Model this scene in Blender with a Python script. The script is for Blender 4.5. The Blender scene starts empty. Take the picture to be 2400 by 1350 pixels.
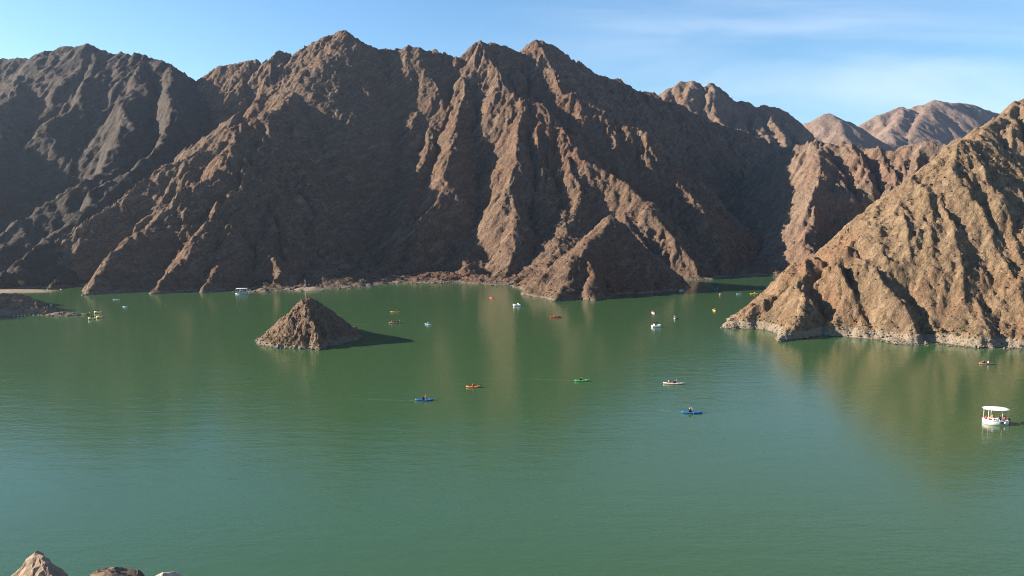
import bpy, bmesh, math, random
import numpy as np
from mathutils import Vector, Matrix

sc = bpy.context.scene
COL = sc.collection
R = math.radians

# ------------------------------------------------------------------ camera
PITCH = R(5.47)
FPX = 1870.0
CAMH = 33.0
cam_d = bpy.data.cameras.new('camera')
cam_d.sensor_width = 36.0
cam_d.lens = FPX / 2400.0 * 36.0
cam_d.clip_start = 0.1
cam_d.clip_end = 9000.0
cam = bpy.data.objects.new('camera', cam_d)
cam.location = (0, 0, CAMH)
cam.rotation_euler = (R(90) - PITCH, 0, 0)
COL.objects.link(cam)
sc.camera = cam

# ------------------------------------------------------------------ light
SUN_EL = R(22.0)
SUN_AZ = R(-85.0)          # clockwise from the view direction: low sun, left and a little behind
world = bpy.data.worlds.new('World')
sc.world = world
world.use_nodes = True
wn, wl = world.node_tree.nodes, world.node_tree.links
wn.clear()
w_out = wn.new('ShaderNodeOutputWorld')
w_bg = wn.new('ShaderNodeBackground')
w_bg.inputs['Strength'].default_value = 0.063
sky = wn.new('ShaderNodeTexSky')
sky.sky_type = 'NISHITA'
sky.sun_disc = False
sky.sun_elevation = SUN_EL
sky.sun_rotation = SUN_AZ
sky.altitude = 300
sky.air_density = 1.0
sky.dust_density = 0.15
sky.ozone_density = 2.5
# thin cirrus veils, mapped on the dome by direction
tc = wn.new('ShaderNodeTexCoord')
sep = wn.new('ShaderNodeSeparateXYZ')
wl.new(tc.outputs['Generated'], sep.inputs[0])
zz = wn.new('ShaderNodeMath'); zz.operation = 'ADD'; zz.inputs[1].default_value = 0.18
zc = wn.new('ShaderNodeMath'); zc.operation = 'MAXIMUM'; zc.inputs[1].default_value = 0.02
wl.new(sep.outputs['Z'], zc.inputs[0]); wl.new(zc.outputs[0], zz.inputs[0])
dx = wn.new('ShaderNodeMath'); dx.operation = 'DIVIDE'
dy = wn.new('ShaderNodeMath'); dy.operation = 'DIVIDE'
wl.new(sep.outputs['X'], dx.inputs[0]); wl.new(zz.outputs[0], dx.inputs[1])
wl.new(sep.outputs['Y'], dy.inputs[0]); wl.new(zz.outputs[0], dy.inputs[1])
cmb = wn.new('ShaderNodeCombineXYZ')
wl.new(dx.outputs[0], cmb.inputs[0]); wl.new(dy.outputs[0], cmb.inputs[1])
mp = wn.new('ShaderNodeMapping')
mp.inputs['Rotation'].default_value = (0, 0, R(18))
mp.inputs['Scale'].default_value = (0.55, 1.5, 1)
mp.inputs['Location'].default_value = (0.75, 0.3, 0)
wl.new(cmb.outputs[0], mp.inputs[0])
cn = wn.new('ShaderNodeTexNoise')
cn.inputs['Scale'].default_value = 1.0
cn.inputs['Detail'].default_value = 7
cn.inputs['Roughness'].default_value = 0.52
cn.inputs['Distortion'].default_value = 0.6
wl.new(mp.outputs[0], cn.inputs['Vector'])
cr = wn.new('ShaderNodeMapRange')
cr.interpolation_type = 'SMOOTHSTEP'
cr.inputs[1].default_value = 0.37; cr.inputs[2].default_value = 0.80
cr.inputs[3].default_value = 0.0; cr.inputs[4].default_value = 0.58
wl.new(cn.outputs['Fac'], cr.inputs[0])
mxc = wn.new('ShaderNodeMix'); mxc.data_type = 'RGBA'
mxc.inputs[7].default_value = (6.2, 6.6, 7.0, 1)
az = wn.new('ShaderNodeMapRange'); az.interpolation_type = 'SMOOTHSTEP'
az.inputs[1].default_value = -0.15; az.inputs[2].default_value = 0.45; az.inputs[3].default_value = 0.0; az.inputs[4].default_value = 1.0
wl.new(sep.outputs['X'], az.inputs[0])
cm = wn.new('ShaderNodeMath'); cm.operation = 'MULTIPLY'
wl.new(cr.outputs[0], cm.inputs[0]); wl.new(az.outputs[0], cm.inputs[1])
wl.new(cm.outputs[0], mxc.inputs[0])
hs = wn.new('ShaderNodeHueSaturation'); hs.inputs['Saturation'].default_value = 1.2
wl.new(sky.outputs[0], hs.inputs['Color']); wl.new(hs.outputs[0], mxc.inputs[6])
wl.new(mxc.outputs[2], w_bg.inputs['Color'])
wl.new(w_bg.outputs[0], w_out.inputs['Surface'])

sd = Vector((math.sin(SUN_AZ) * math.cos(SUN_EL), math.cos(SUN_AZ) * math.cos(SUN_EL), math.sin(SUN_EL)))
sun_d = bpy.data.lights.new('sun', 'SUN')
sun_d.energy = 5.0
sun_d.angle = R(0.53)
sun_d.color = (1.0, 0.885, 0.72)
sun = bpy.data.objects.new('sun', sun_d)
sun.rotation_euler = (-sd).to_track_quat('-Z', 'Y').to_euler()
sun.location = sd * 500
COL.objects.link(sun)

sc.view_settings.view_transform = 'Standard'
sc.view_settings.look = 'None'
sc.view_settings.gamma = 1.0
sc.view_settings.use_curve_mapping = False
sc.view_settings.exposure = 1.72
sc.render.engine = 'CYCLES'
sc.cycles.use_denoising = True
sc.cycles.denoising_prefilter = 'NONE'
sc.cycles.pixel_filter_type = 'BLACKMAN_HARRIS'
sc.cycles.filter_width = 1.05
sc.cycles.max_bounces = 6
sc.cycles.diffuse_bounces = 2
sc.cycles.glossy_bounces = 3
sc.cycles.volume_bounces = 0
sc.cycles.sample_clamp_direct = 1.5
sc.cycles.sample_clamp_indirect = 0.25
sc.cycles.caustics_reflective = False
sc.cycles.caustics_refractive = False

# ------------------------------------------------------------------ survey helpers
CP, SP = math.cos(PITCH), math.sin(PITCH)
def ray(px, py):
    """slope left/right and up/down per metre of forward distance"""
    u = (px - 1200.0) / FPX; v = (675.0 - py) / FPX
    f = CP + v * SP
    return u / f, (v * CP - SP) / f
def pt(px, py, Y):
    a, m = ray(px, py)
    return (a * Y, Y, CAMH + m * Y)
def wat(px, py, z=0.0):
    a, m = ray(px, py)
    Y = (z - CAMH) / m
    return (a * Y, Y, z)
def spur(*P):
    """survey points (px,py,Y) or (px,py): those without a distance lie on the straight grade between the two known neighbours"""
    P = list(P); out = [None] * len(P)
    kn = [i for i, p in enumerate(P) if len(p) > 2]
    for i in kn: out[i] = pt(*P[i])
    for a, b in zip(kn[:-1], kn[1:]):
        A, B = out[a], out[b]
        for i in range(a + 1, b):
            ax, m = ray(P[i][0], P[i][1])
            s = (B[2] - A[2]) / (B[1] - A[1]) if abs(B[1] - A[1]) > 1e-3 else 0
            den = m - s
            Y = (A[2] - s * A[1] - CAMH) / den if abs(den) > 1e-4 else A[1]
            Y = min(max(Y, min(A[1], B[1])), max(A[1], B[1]))
            out[i] = (ax * Y, Y, CAMH + m * Y)
    return out

# ------------------------------------------------------------------ numpy noise
def _hash(ix, iy, seed):
    h = (ix.astype(np.int64) * 374761393 + iy.astype(np.int64) * 668265263 + seed * 1442695041) & 0xffffffff
    h = ((h ^ (h >> 13)) * 1274126177) & 0xffffffff
    h = ((h ^ (h >> 16)) * 2246822519) & 0xffffffff
    return (h ^ (h >> 15)) & 0xffffffff
def perlin(x, y, seed=0):
    ix = np.floor(x); iy = np.floor(y)
    fx = (x - ix).astype(np.float32); fy = (y - iy).astype(np.float32)
    ix = ix.astype(np.int64); iy = iy.astype(np.int64)
    ux = fx * fx * fx * (fx * (fx * 6 - 15) + 10); uy = fy * fy * fy * (fy * (fy * 6 - 15) + 10)
    def g(dx_, dy_):
        a = _hash(ix + dx_, iy + dy_, seed).astype(np.float32) * np.float32(2 * math.pi / 4294967296.0)
        return np.cos(a) * (fx - dx_) + np.sin(a) * (fy - dy_)
    a0 = g(0, 0); a1 = g(1, 0); b0 = g(0, 1); b1 = g(1, 1)
    a = a0 + ux * (a1 - a0); b = b0 + ux * (b1 - b0)
    return (a + uy * (b - a)) * 1.4
def fbm(x, y, lam, octs, gain=0.5, seed=0, ridged=False):
    s = np.zeros(x.shape, np.float32); amp = 1.0
    for o in range(octs):
        n = perlin(x / lam + 17.3 * o, y / lam - 9.1 * o, seed + o * 7)
        if ridged: n = 1 - 2 * np.abs(n)
        s += amp * n; amp *= gain; lam *= 0.5
    return s
def gully(x, y, gx, gy, lam, seed):
    """saw-edged ribs that run down the fall line (phasor noise): -1 in the gullies, +1 on the ribs"""
    gm = np.sqrt(gx * gx + gy * gy) + 1e-6
    tw = 0.7 * perlin(x / (lam * 1.7), y / (lam * 1.7), seed + 5)
    px_, py_ = -gy / gm + tw * gx / gm, gx / gm + tw * gy / gm
    x = x + lam * 0.5 * perlin(x / (lam * 0.9), y / (lam * 0.9), seed + 6); y = y + lam * 0.5 * perlin(x / (lam * 0.9), y / (lam * 0.9), seed + 8)
    X = x / (lam * 1.25); Y = y / (lam * 1.25)
    ix = np.floor(X).astype(np.int64); iy = np.floor(Y).astype(np.int64)
    C = np.zeros(x.shape, np.float32); S = np.zeros(x.shape, np.float32); W = np.zeros(x.shape, np.float32)
    for di in (-1, 0, 1):
        for dj in (-1, 0, 1):
            cx = ix + di; cy = iy + dj
            h = _hash(cx, cy, seed)
            ox = (h & 1023).astype(np.float32) / 1023.0; oy = ((h >> 10) & 1023).astype(np.float32) / 1023.0
            ph = ((h >> 20) & 1023).astype(np.float32) / 1023.0 * 6.283
            ddx = (X - cx - ox).astype(np.float32); ddy = (Y - cy - oy).astype(np.float32)
            w = np.exp(-2.2 * (ddx * ddx + ddy * ddy))
            a = 2 * math.pi * 1.25 * (ddx * px_ + ddy * py_) + ph * 0.35
            C += w * np.cos(a); S += w * np.sin(a); W += w
    coh = np.sqrt(C * C + S * S) / (W + 1e-6)
    return (1 - 2 * np.abs(np.arctan2(S, C)) / math.pi) * np.minimum(1.0, coh * 1.3)

# ------------------------------------------------------------------ relief
class Relief:
    def __init__(s, x0, x1, y0, y1, step, seed):
        s.step = step; s.seed = seed; s.crown = step * 3.0; s.calm = 1.0
        s.xs = np.arange(x0, x1 + step, step, dtype=np.float64)
        s.ys = np.arange(y0, y1 + step, step, dtype=np.float64)
        s.X, s.Y = np.meshgrid(s.xs, s.ys)
        s.H = np.full(s.X.shape, -4.0, np.float32)
        s.WX = s.X.copy(); s.WY = s.Y.copy()
        s.segs = []
    def warp(s, amp, lam, octs=2):
        s.WX = s.X + amp * fbm(s.X, s.Y, lam, octs, 0.45, s.seed + 50)
        s.WY = s.Y + amp * fbm(s.X, s.Y, lam, octs, 0.45, s.seed + 90)
    def ridge(s, pts, kl=0.8, kr=0.8, bend=0.0):
        """tent-shaped ridge along a 3-D line; kl / kr are the grades of its two flanks (left / right of travel)"""
        for A, B in zip(pts[:-1], pts[1:]):
            s.seg(A, B, kl, kr, bend)
    def seg(s, A, B, kl, kr, bend):
        ax, ay, az = A; bx, by, bz = B
        zt = max(az, bz); rad = (zt + 4.0) / min(kl, kr) * (1 + bend * 0.6) + 12
        i0 = max(0, int((min(ay, by) - rad - s.ys[0]) / s.step)); i1 = min(len(s.ys), int((max(ay, by) + rad - s.ys[0]) / s.step) + 2)
        j0 = max(0, int((min(ax, bx) - rad - s.xs[0]) / s.step)); j1 = min(len(s.xs), int((max(ax, bx) + rad - s.xs[0]) / s.step) + 2)
        if i1 <= i0 or j1 <= j0: return
        x = (s.WX[i0:i1, j0:j1] - ax).astype(np.float32); y = (s.WY[i0:i1, j0:j1] - ay).astype(np.float32)
        ex, ey = bx - ax, by - ay; L2 = ex * ex + ey * ey + 1e-6; L = math.sqrt(L2)
        t = np.clip((x * ex + y * ey) / L2, 0, 1)
        rx = x - t * ex; ry = y - t * ey
        d = np.sqrt(rx * rx + ry * ry)
        side = (ex * ry - ey * rx) / (L * d + 1e-4)
        d = np.sqrt(d * d + s.crown ** 2) - s.crown      # +1 left of travel
        k = kr + (kl - kr) * (0.5 + 0.5 * side)
        h = az + (bz - az) * t - k * d
        if bend: h += k * bend * np.maximum(0, d - 25.0) ** 2 / (zt + 60.0) * 0.5
        sub = s.H[i0:i1, j0:j1]
        np.maximum(sub, h, out=sub)
    def at(s, x, y):
        j = np.clip(((np.asarray(x) - s.xs[0]) / s.step), 0, len(s.xs) - 1.001); i = np.clip(((np.asarray(y) - s.ys[0]) / s.step), 0, len(s.ys) - 1.001)
        j0 = j.astype(int); i0 = i.astype(int); fj = j - j0; fi = i - i0
        H = s.H
        return (H[i0, j0] * (1 - fj) + H[i0, j0 + 1] * fj) * (1 - fi) + (H[i0 + 1, j0] * (1 - fj) + H[i0 + 1, j0 + 1] * fj) * fi
    def hit(s, px, py):
        a, m = ray(px, py)
        Ys = np.arange(s.ys[0], s.ys[-1], s.step * 0.5)
        xs = a * Ys; zs = CAMH + m * Ys
        ok = (xs > s.xs[0]) & (xs < s.xs[-1])
        d = np.where(ok, s.at(xs, Ys) - zs, -1)
        w = np.nonzero(d > 0)[0]
        if not len(w): return None
        Y = Ys[w[0]]
        return (a * Y, Y, CAMH + m * Y)
    def rib(s, pix, amp, wl_, wr_, lift=None):
        """a rib standing proud of the slope where the survey pixels meet it; steep on its right side"""
        P = [s.hit(*p) for p in pix]; P = [p for p in P if p]
        if len(P) < 2: return
        best = np.zeros(s.H.shape, np.float32)
        n = len(P) - 1
        for q, (A, B) in enumerate(zip(P[:-1], P[1:])):
            x = (s.WX - A[0]).astype(np.float32); y = (s.WY - A[1]).astype(np.float32)
            ex, ey = B[0] - A[0], B[1] - A[1]; L2 = ex * ex + ey * ey + 1e-6
            t = np.clip((x * ex + y * ey) / L2, 0, 1)
            rx = x - t * ex; ry = y - t * ey
            d = np.sqrt(rx * rx + ry * ry) + 1e-4
            side = (ex * ry - ey * rx) / (math.sqrt(L2) * d)
            w = np.where(side < 0, wl_, wr_) if ey < 0 else np.where(side > 0, wl_, wr_)
            f = np.maximum(0, 1 - d / w)
            g = (q + t) / n
            best = np.maximum(best, f * np.minimum(1, np.minimum(g * 4 + 0.25, (1 - g) * 4 + 0.25)))
        s.H += amp * best
    def grad(s, blur=0):
        H = s.H
        if blur:
            H = H.copy()
            for _ in range(blur):
                H[1:-1] = (H[:-2] + 2 * H[1:-1] + H[2:]) * 0.25
                H[:, 1:-1] = (H[:, :-2] + 2 * H[:, 1:-1] + H[:, 2:]) * 0.25
        gy, gx = np.gradient(H, s.step)
        return gx.astype(np.float32), gy.astype(np.float32)
    def erode(s, lams, amps, blur=6):
        for n, (lam, am) in enumerate(zip(lams, amps)):
            gx, gy = s.grad(blur)
            gm = np.sqrt(gx * gx + gy * gy)
            fade = np.clip(gm * 1.8 - 0.25, 0, 1) * np.clip((s.H + 2.0) / (lam * 0.35), 0.0, 1.0)
            var = np.clip(0.75 + 0.7 * perlin(s.X / (lam * 3), s.Y / (lam * 3), s.seed + 200 + n), 0.15, 1.5)
            s.H += am * gully(s.X, s.Y, gx, gy, lam, s.seed + 31 * n) * fade * var * s.calm
            blur = max(2, blur - 2)
    def rough(s, lam, octs, amp, gain=0.5, ridged=True):
        f = np.clip((s.H + 1.5) / 4.0, 0.0, 1.0)
        u = s.X * 0.80 + s.Y * 0.30 - 0.70 * s.H; v = (s.Y * 0.92 - s.X * 0.30) * 0.38
        n = 0.55 * fbm(s.X, s.Y, lam, octs, gain, s.seed + 300, True) + 0.55 * fbm(u, v, lam * 0.6, octs, gain + 0.05, s.seed + 340, True)
        n -= n.mean()
        s.H += amp * n * (0.25 + 0.75 * f)
    def crag(s, lam, amp, octs=3):
        """angular blocks: cracked cells, each tilted its own way"""
        f = np.clip((s.H + 1.0) / 3.0, 0.15, 1.0)
        gate = np.clip(0.9 + 1.3 * perlin(s.X / (lam * 7), s.Y / (lam * 7), s.seed + 610), 0.25, 1.6)
        for o in range(octs):
            wx = s.X + lam * 0.35 * perlin(s.X / lam, s.Y / lam, s.seed + 620 + o) + 0.45 * s.H; wy = s.Y + lam * 0.35 * perlin(s.X / lam, s.Y / lam, s.seed + 640 + o) - 0.3 * s.H
            u = wx / lam; v = wy / (lam * 0.7)
            iu = np.floor(u).astype(np.int64); iv = np.floor(v).astype(np.int64)
            best = np.full(u.shape, 9.0, np.float32); val = np.zeros(u.shape, np.float32)
            for di in (-1, 0, 1):
                for dj in (-1, 0, 1):
                    h = _hash(iu + di, iv + dj, s.seed + 660 + o)
                    ddx = (u - iu - di - (h & 255).astype(np.float32) / 255.0).astype(np.float32)
                    ddy = (v - iv - dj - ((h >> 8) & 255).astype(np.float32) / 255.0).astype(np.float32)
                    d = ddx * ddx + ddy * ddy
                    c = ((h >> 16) & 255).astype(np.float32) / 127.5 - 1 + 1.3 * ddx * (((h >> 24) & 15).astype(np.float32) / 7.5 - 1) + 1.3 * ddy * (((h >> 28) & 15).astype(np.float32) / 7.5 - 1)
                    m = d < best
                    best = np.where(m, d, best); val = np.where(m, c, val)
            s.H += (amp * f * gate * val).astype(np.float32)
            lam *= 0.5; amp *= 0.55
    def build(s, name, mat, low=-1.2, jitter=0.0, behind=None):
        ny, nx = s.H.shape
        X, Y, H = s.X.copy(), s.Y.copy(), s.H
        if jitter:
            X += jitter * fbm(s.X, s.Y, s.step * 4, 2, 0.6, s.seed + 400)
            Y += jitter * fbm(s.X, s.Y, s.step * 4, 2, 0.6, s.seed + 440)
        keep = (np.maximum(np.maximum(H[:-1, :-1], H[1:, :-1]), np.maximum(H[:-1, 1:], H[1:, 1:])) > low)
        if behind is not None:
            bx = np.array([p[0] for p in behind]); by = np.array([p[1] for p in behind]); o_ = np.argsort(bx)
            keep &= (s.Y[:-1, :-1] < np.interp(s.X[:-1, :-1], bx[o_], by[o_]) + 45)
        ii, jj = np.nonzero(keep)
        a = ii * nx + jj
        quads = np.stack([a, a + 1, a + nx + 1, a + nx], 1)
        used = np.unique(quads); remap = np.zeros(ny * nx, np.int64); remap[used] = np.arange(len(used))
        quads = remap[quads]
        co = np.stack([X.ravel()[used], Y.ravel()[used], H.ravel()[used]], 1).astype(np.float32)
        me = bpy.data.meshes.new(name)
        me.vertices.add(len(co)); me.vertices.foreach_set('co', co.ravel())
        me.loops.add(quads.size); me.loops.foreach_set('vertex_index', quads.ravel().astype(np.int32))
        me.polygons.add(len(quads))
        me.polygons.foreach_set('loop_start', np.arange(0, quads.size, 4, dtype=np.int32))
        me.update(calc_edges=True)
        me.materials.append(mat)
        o = bpy.data.objects.new(name, me)
        o['kind'] = 'structure'
        COL.objects.link(o)
        return o

# ------------------------------------------------------------------ materials
def new_mat(name):
    m = bpy.data.materials.new(name); m.use_nodes = True
    return m, m.node_tree.nodes, m.node_tree.links, m.node_tree.nodes['Principled BSDF']
def plain(name, col, rough=0.5, spec=0.4, var=0.12, scale=6.0):
    m, n, l, b = new_mat(name)
    t = n.new('ShaderNodeTexNoise'); t.inputs['Scale'].default_value = scale; t.inputs['Detail'].default_value = 4
    g = n.new('ShaderNodeTexCoord'); l.new(g.outputs['Object'], t.inputs['Vector'])
    r = n.new('ShaderNodeMix'); r.data_type = 'RGBA'
    r.inputs[6].default_value = tuple(c * (1 - var) for c in col) + (1,)
    r.inputs[7].default_value = tuple(min(1, c * (1 + var)) for c in col) + (1,)
    l.new(t.outputs['Fac'], r.inputs[0]); l.new(r.outputs[2], b.inputs['Base Color'])
    b.inputs['Roughness'].default_value = rough
    b.inputs['Specular IOR Level'].default_value = spec
    return m

def rock_mat(name, dark, mid, pale, band=(0.36, 0.30, 0.23), band_z=2.2, grain=1.0, bump=0.8, dip=48):
    m, n, l, b = new_mat(name)
    geo = n.new('ShaderNodeNewGeometry')
    pos = geo.outputs['Position']
    def noise(scale, detail=6, rough=0.6, vec=pos, dist=0.0):
        t = n.new('ShaderNodeTexNoise'); t.inputs['Scale'].default_value = scale; t.inputs['Detail'].default_value = detail
        t.inputs['Roughness'].default_value = rough; t.inputs['Distortion'].default_value = dist
        l.new(vec, t.inputs['Vector']); return t.outputs['Fac']
    def ramp(fac, stops):
        r = n.new('ShaderNodeValToRGB')
        e = r.color_ramp.elements
        e[0].position, e[0].color = stops[0][0], tuple(stops[0][1]) + (1,)
        e[1].position, e[1].color = stops[1][0], tuple(stops[1][1]) + (1,)
        for p, c in stops[2:]:
            q = e.new(p); q.color = tuple(c) + (1,)
        l.new(fac, r.inputs[0]); return r.outputs[0]
    def mix(f, a, c, mode='MIX'):
        x = n.new('ShaderNodeMix'); x.data_type = 'RGBA'; x.blend_type = mode
        if isinstance(f, float): x.inputs[0].default_value = f
        else: l.new(f, x.inputs[0])
        l.new(a, x.inputs[6])
        if isinstance(c, tuple): x.inputs[7].default_value = c + (1,)
        else: l.new(c, x.inputs[7])
        return x.outputs[2]
    def rng(v, a, c, d=0.0, e=1.0, smooth=True):
        r = n.new('ShaderNodeMapRange'); r.inputs[1].default_value = a; r.inputs[2].default_value = c
        r.inputs[3].default_value = d; r.inputs[4].default_value = e
        if smooth: r.interpolation_type = 'SMOOTHSTEP'
        l.new(v, r.inputs[0]); return r.outputs[0]
    # tilted strata: stretch the lookup along the bedding
    m0 = n.new('ShaderNodeMapping'); m0.inputs['Rotation'].default_value = (R(14), R(dip), R(10)); l.new(pos, m0.inputs[0])
    mp_ = n.new('ShaderNodeMapping'); mp_.inputs['Scale'].default_value = (0.32, 0.5, 1.5)
    l.new(m0.outputs[0], mp_.inputs[0])
    strata = noise(0.22 * grain, 6, 0.62, mp_.outputs[0], 0.8)
    big = noise(0.018 * grain, 4, 0.55)
    fine = noise(0.55 * grain, 8, 0.68)
    speck = noise(0.95 * grain, 5, 0.75)
    mott = noise(0.30 * grain, 4, 0.7, pos, 0.6)
    c = ramp(fine, [(0.28, dark), (0.72, pale), (0.5, mid)])
    c2 = ramp(strata, [(0.30, tuple(v * 0.72 for v in mid)), (0.74, tuple(v * 1.18 for v in pale)), (0.5, mid)])
    c = mix(0.55, c, c2)
    vein = noise(0.06 * grain, 5, 0.6, mp_.outputs[0], 2.2)
    vf = rng(vein, 0.60, 0.70, 0, 0.5)
    c = mix(vf, c, (pale[0] * 1.12, pale[1] * 1.1, pale[2] * 1.08))
    vg = rng(vein, 0.40, 0.30, 0, 0.5)
    c = mix(vg, c, (dark[0] * 0.9, dark[1] * 0.9, dark[2] * 0.95))
    red = rng(big, 0.45, 0.68)
    c = mix(red, c, mix(0.6, c, (mid[0] * 1.12, mid[1] * 0.86, mid[2] * 0.78)))
    md = rng(mott, 0.46, 0.32, 0, 0.55)
    c = mix(md, c, (dark[0] * 1.05, dark[1], dark[2]))
    sp = rng(speck, 0.57, 0.68, 0, 0.75)
    c = mix(sp, c, (pale[0] * 1.35, pale[1] * 1.35, pale[2] * 1.35))
    sp2 = rng(speck, 0.43, 0.33, 0, 0.75)
    c = mix(sp2, c, (dark[0] * 0.75, dark[1] * 0.75, dark[2] * 0.8))
    # bleached draw-down band above the water
    sx = n.new('ShaderNodeSeparateXYZ'); l.new(pos, sx.inputs[0])
    nb = noise(0.25, 4, 0.6)
    zz_ = n.new('ShaderNodeMath'); zz_.operation = 'MULTIPLY_ADD'; zz_.inputs[1].default_value = -2.6; l.new(nb, zz_.inputs[0]); l.new(sx.outputs['Z'], zz_.inputs[2])
    bandf = rng(zz_.outputs[0], band_z - 1.3, band_z - 1.3 - 0.5, 0, 0.85)
    bc = ramp(speck, [(0.3, tuple(v * 0.62 for v in band)), (0.7, tuple(v * 1.15 for v in band))])
    c = mix(bandf, c, bc)
    wet = rng(sx.outputs['Z'], 0.28, 0.05, 0, 0.7)
    c = mix(wet, c, (0.05, 0.045, 0.035))
    l.new(c, b.inputs['Base Color'])
    b.inputs['Roughness'].default_value = 0.9
    b.inputs['Specular IOR Level'].default_value = 0.15
    bp = n.new('ShaderNodeBump'); bp.inputs['Strength'].default_value = bump; bp.inputs['Distance'].default_value = 1.0
    hm = n.new('ShaderNodeMath'); hm.operation = 'MULTIPLY_ADD'; hm.inputs[1].default_value = 0.7 / grain
    l.new(strata, hm.inputs[0])
    h2 = n.new('ShaderNodeMath'); h2.operation = 'MULTIPLY'; h2.inputs[1].default_value = 1.3 / grain
    l.new(fine, h2.inputs[0]); l.new(h2.outputs[0], hm.inputs[2])
    l.new(hm.outputs[0], bp.inputs['Height']); l.new(bp.outputs[0], b.inputs['Normal'])
    return m

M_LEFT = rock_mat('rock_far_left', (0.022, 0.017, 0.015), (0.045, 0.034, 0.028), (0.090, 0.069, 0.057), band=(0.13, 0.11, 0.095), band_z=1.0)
M_MAIN = rock_mat('rock_main', (0.036, 0.023, 0.017), (0.102, 0.066, 0.044), (0.222, 0.152, 0.104), band=(0.17, 0.135, 0.105), band_z=1.0, bump=1.0)
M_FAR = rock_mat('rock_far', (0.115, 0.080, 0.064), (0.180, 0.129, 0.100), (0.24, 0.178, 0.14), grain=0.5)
M_BACK = rock_mat('rock_back', (0.050, 0.035, 0.026), (0.135, 0.094, 0.066), (0.26, 0.186, 0.134), band=(0.17, 0.135, 0.105), band_z=1.0, bump=1.0)
M_NEAR = rock_mat('rock_near', (0.052, 0.034, 0.020), (0.146, 0.098, 0.059), (0.275, 0.198, 0.124), band=(0.25, 0.205, 0.155), band_z=2.3, grain=1.6, bump=1.0)
M_ISLE = rock_mat('rock_island', (0.046, 0.029, 0.020), (0.115, 0.073, 0.048), (0.205, 0.145, 0.098), band=(0.17, 0.135, 0.10), band_z=1.5, grain=2.6)

#TERRAIN_BEGIN
# ------------------------------------------------------------------ main mountain
main = Relief(-360, 330, 282, 860, 0.70, 11)
main.crown = 4.5
main.warp(4.5, 42, 3)
crest = spur((458, 192, 592), (520, 160, 594), (580, 141, 596), (612, 156, 598), (655, 120, 600), (682, 136, 601), (720, 108, 602), (765, 93, 602),
             (812, 74, 602), (848, 102, 604), (880, 116, 606), (930, 118, 606), (965, 113, 604), (1010, 118, 602), (1060, 136, 602), (1093, 142, 604),
             (1135, 102, 610), (1180, 110, 616), (1212, 130, 622), (1228, 124, 626), (1255, 94, 630), (1300, 115, 638), (1350, 145, 648), (1400, 180, 660),
             (1440, 190, 670), (1500, 214, 686), (1545, 228, 702), (1600, 257, 726), (1700, 297, 765), (1777, 323, 800), (1850, 373, 820), (1885, 420, 815))
main.ridge(crest, 0.78, 1.08)
main.crown = 1.8
# left buttress and its slanting ribs
main.ridge(spur((812, 74, 602), (760, 130), (715, 190), (660, 240, 540)), 0.85, 0.85)
main.ridge(spur((580, 141, 596), (560, 190), (520, 250), (480, 330, 520)), 0.75, 1.3)
main.ridge(spur((655, 120, 600), (640, 180), (600, 240, 545)), 0.75, 1.3)
main.ridge(spur((700, 205, 560), (650, 245), (610, 290), (552, 273, 470)), 0.9, 0.9)
main.ridge(spur((552, 273, 470), (520, 330), (440, 372), (372, 402), (300, 450), (190, 540), (90, 600), (0, 655), (-80, 690, 345)), 0.88, 1.25)
main.ridge(spur((552, 273, 470), (540, 330), (500, 400), (420, 470), (330, 545), (250, 610), (185, 692, 314)), 0.88, 1.25)
main.ridge(spur((575, 300, 465), (560, 400), (520, 480), (470, 555), (410, 620), (350, 689, 318)), 0.88, 1.25)
main.ridge(spur((600, 325, 455), (590, 390), (560, 470), (545, 545), (510, 620), (478, 684, 326)), 0.88, 1.25)
main.ridge(spur((600, 325, 455), (612, 370), (598, 440), (600, 520), (640, 590), (660, 640, 350)), 0.95, 0.95)
# valley floors
def floor(*P, k=0.5):
    main.ridge([((px - 1200) / FPX * Y, Y, z) for px, Y, z in P], k, k)
floor((820, 500, 48), (830, 460, 20), (840, 415, 9), (850, 360, 1.2))
floor((730, 440, 40), (735, 410, 16), (745, 350, 1.5))
floor((1118, 500, 52), (1110, 450, 22), (1100, 410, 9), (1095, 378, 1.2))
floor((1240, 480, 46), (1245, 430, 18), (1235, 400, 8), (1230, 368, 1.2))
floor((1690, 620, 50), (1740, 560, 26), (1790, 480, 11), (1830, 410, 1.2), k=0.4)
floor((1330, 440, 34), (1310, 400, 16), (1270, 370, 5))
# centre spurs
main.ridge(spur((812, 74, 602), (836, 128), (846, 185, 566)), 1.15, 1.1)
main.ridge(spur((660, 240, 540), (668, 300), (690, 350, 490)), 1.2, 1.2)
main.ridge(spur((640, 470, 405), (655, 530), (690, 600, 372)), 1.1, 1.1)
main.ridge(spur((940, 120, 604), (960, 170), (945, 260), (925, 330, 545)), 0.9, 0.9)
main.ridge(spur((1010, 120, 602), (1010, 180), (975, 260), (945, 330), (930, 400, 500)), 0.95, 0.95)
main.ridge(spur((1093, 142, 604), (1096, 192), (1076, 277), (1066, 350), (1038, 410), (1050, 430), (1002, 505), (980, 520), (972, 600), (962, 655, 388)), 1.3, 1.05)
main.ridge(spur((1010, 300, 530), (990, 380), (955, 460), (945, 540), (915, 590, 410)), 1.05, 1.05)
main.ridge(spur((1135, 102, 610), (1150, 150), (1183, 213), (1222, 230), (1226, 260), (1216, 330), (1212, 395), (1206, 460), (1212, 497), (1200, 550), (1206, 582), (1185, 630), (1150, 660, 378)), 1.35, 1.25)
main.ridge(spur((1255, 94, 630), (1275, 135), (1300, 170), (1318, 225, 560)), 1.0, 1.05)
main.ridge(spur((1222, 230, 556), (1258, 247, 530), (1285, 285), (1333, 317), (1347, 337), (1368, 362), (1380, 380), (1417, 397), (1440, 410), (1482, 440), (1523, 473, 440)), 1.0, 1.0)
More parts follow.
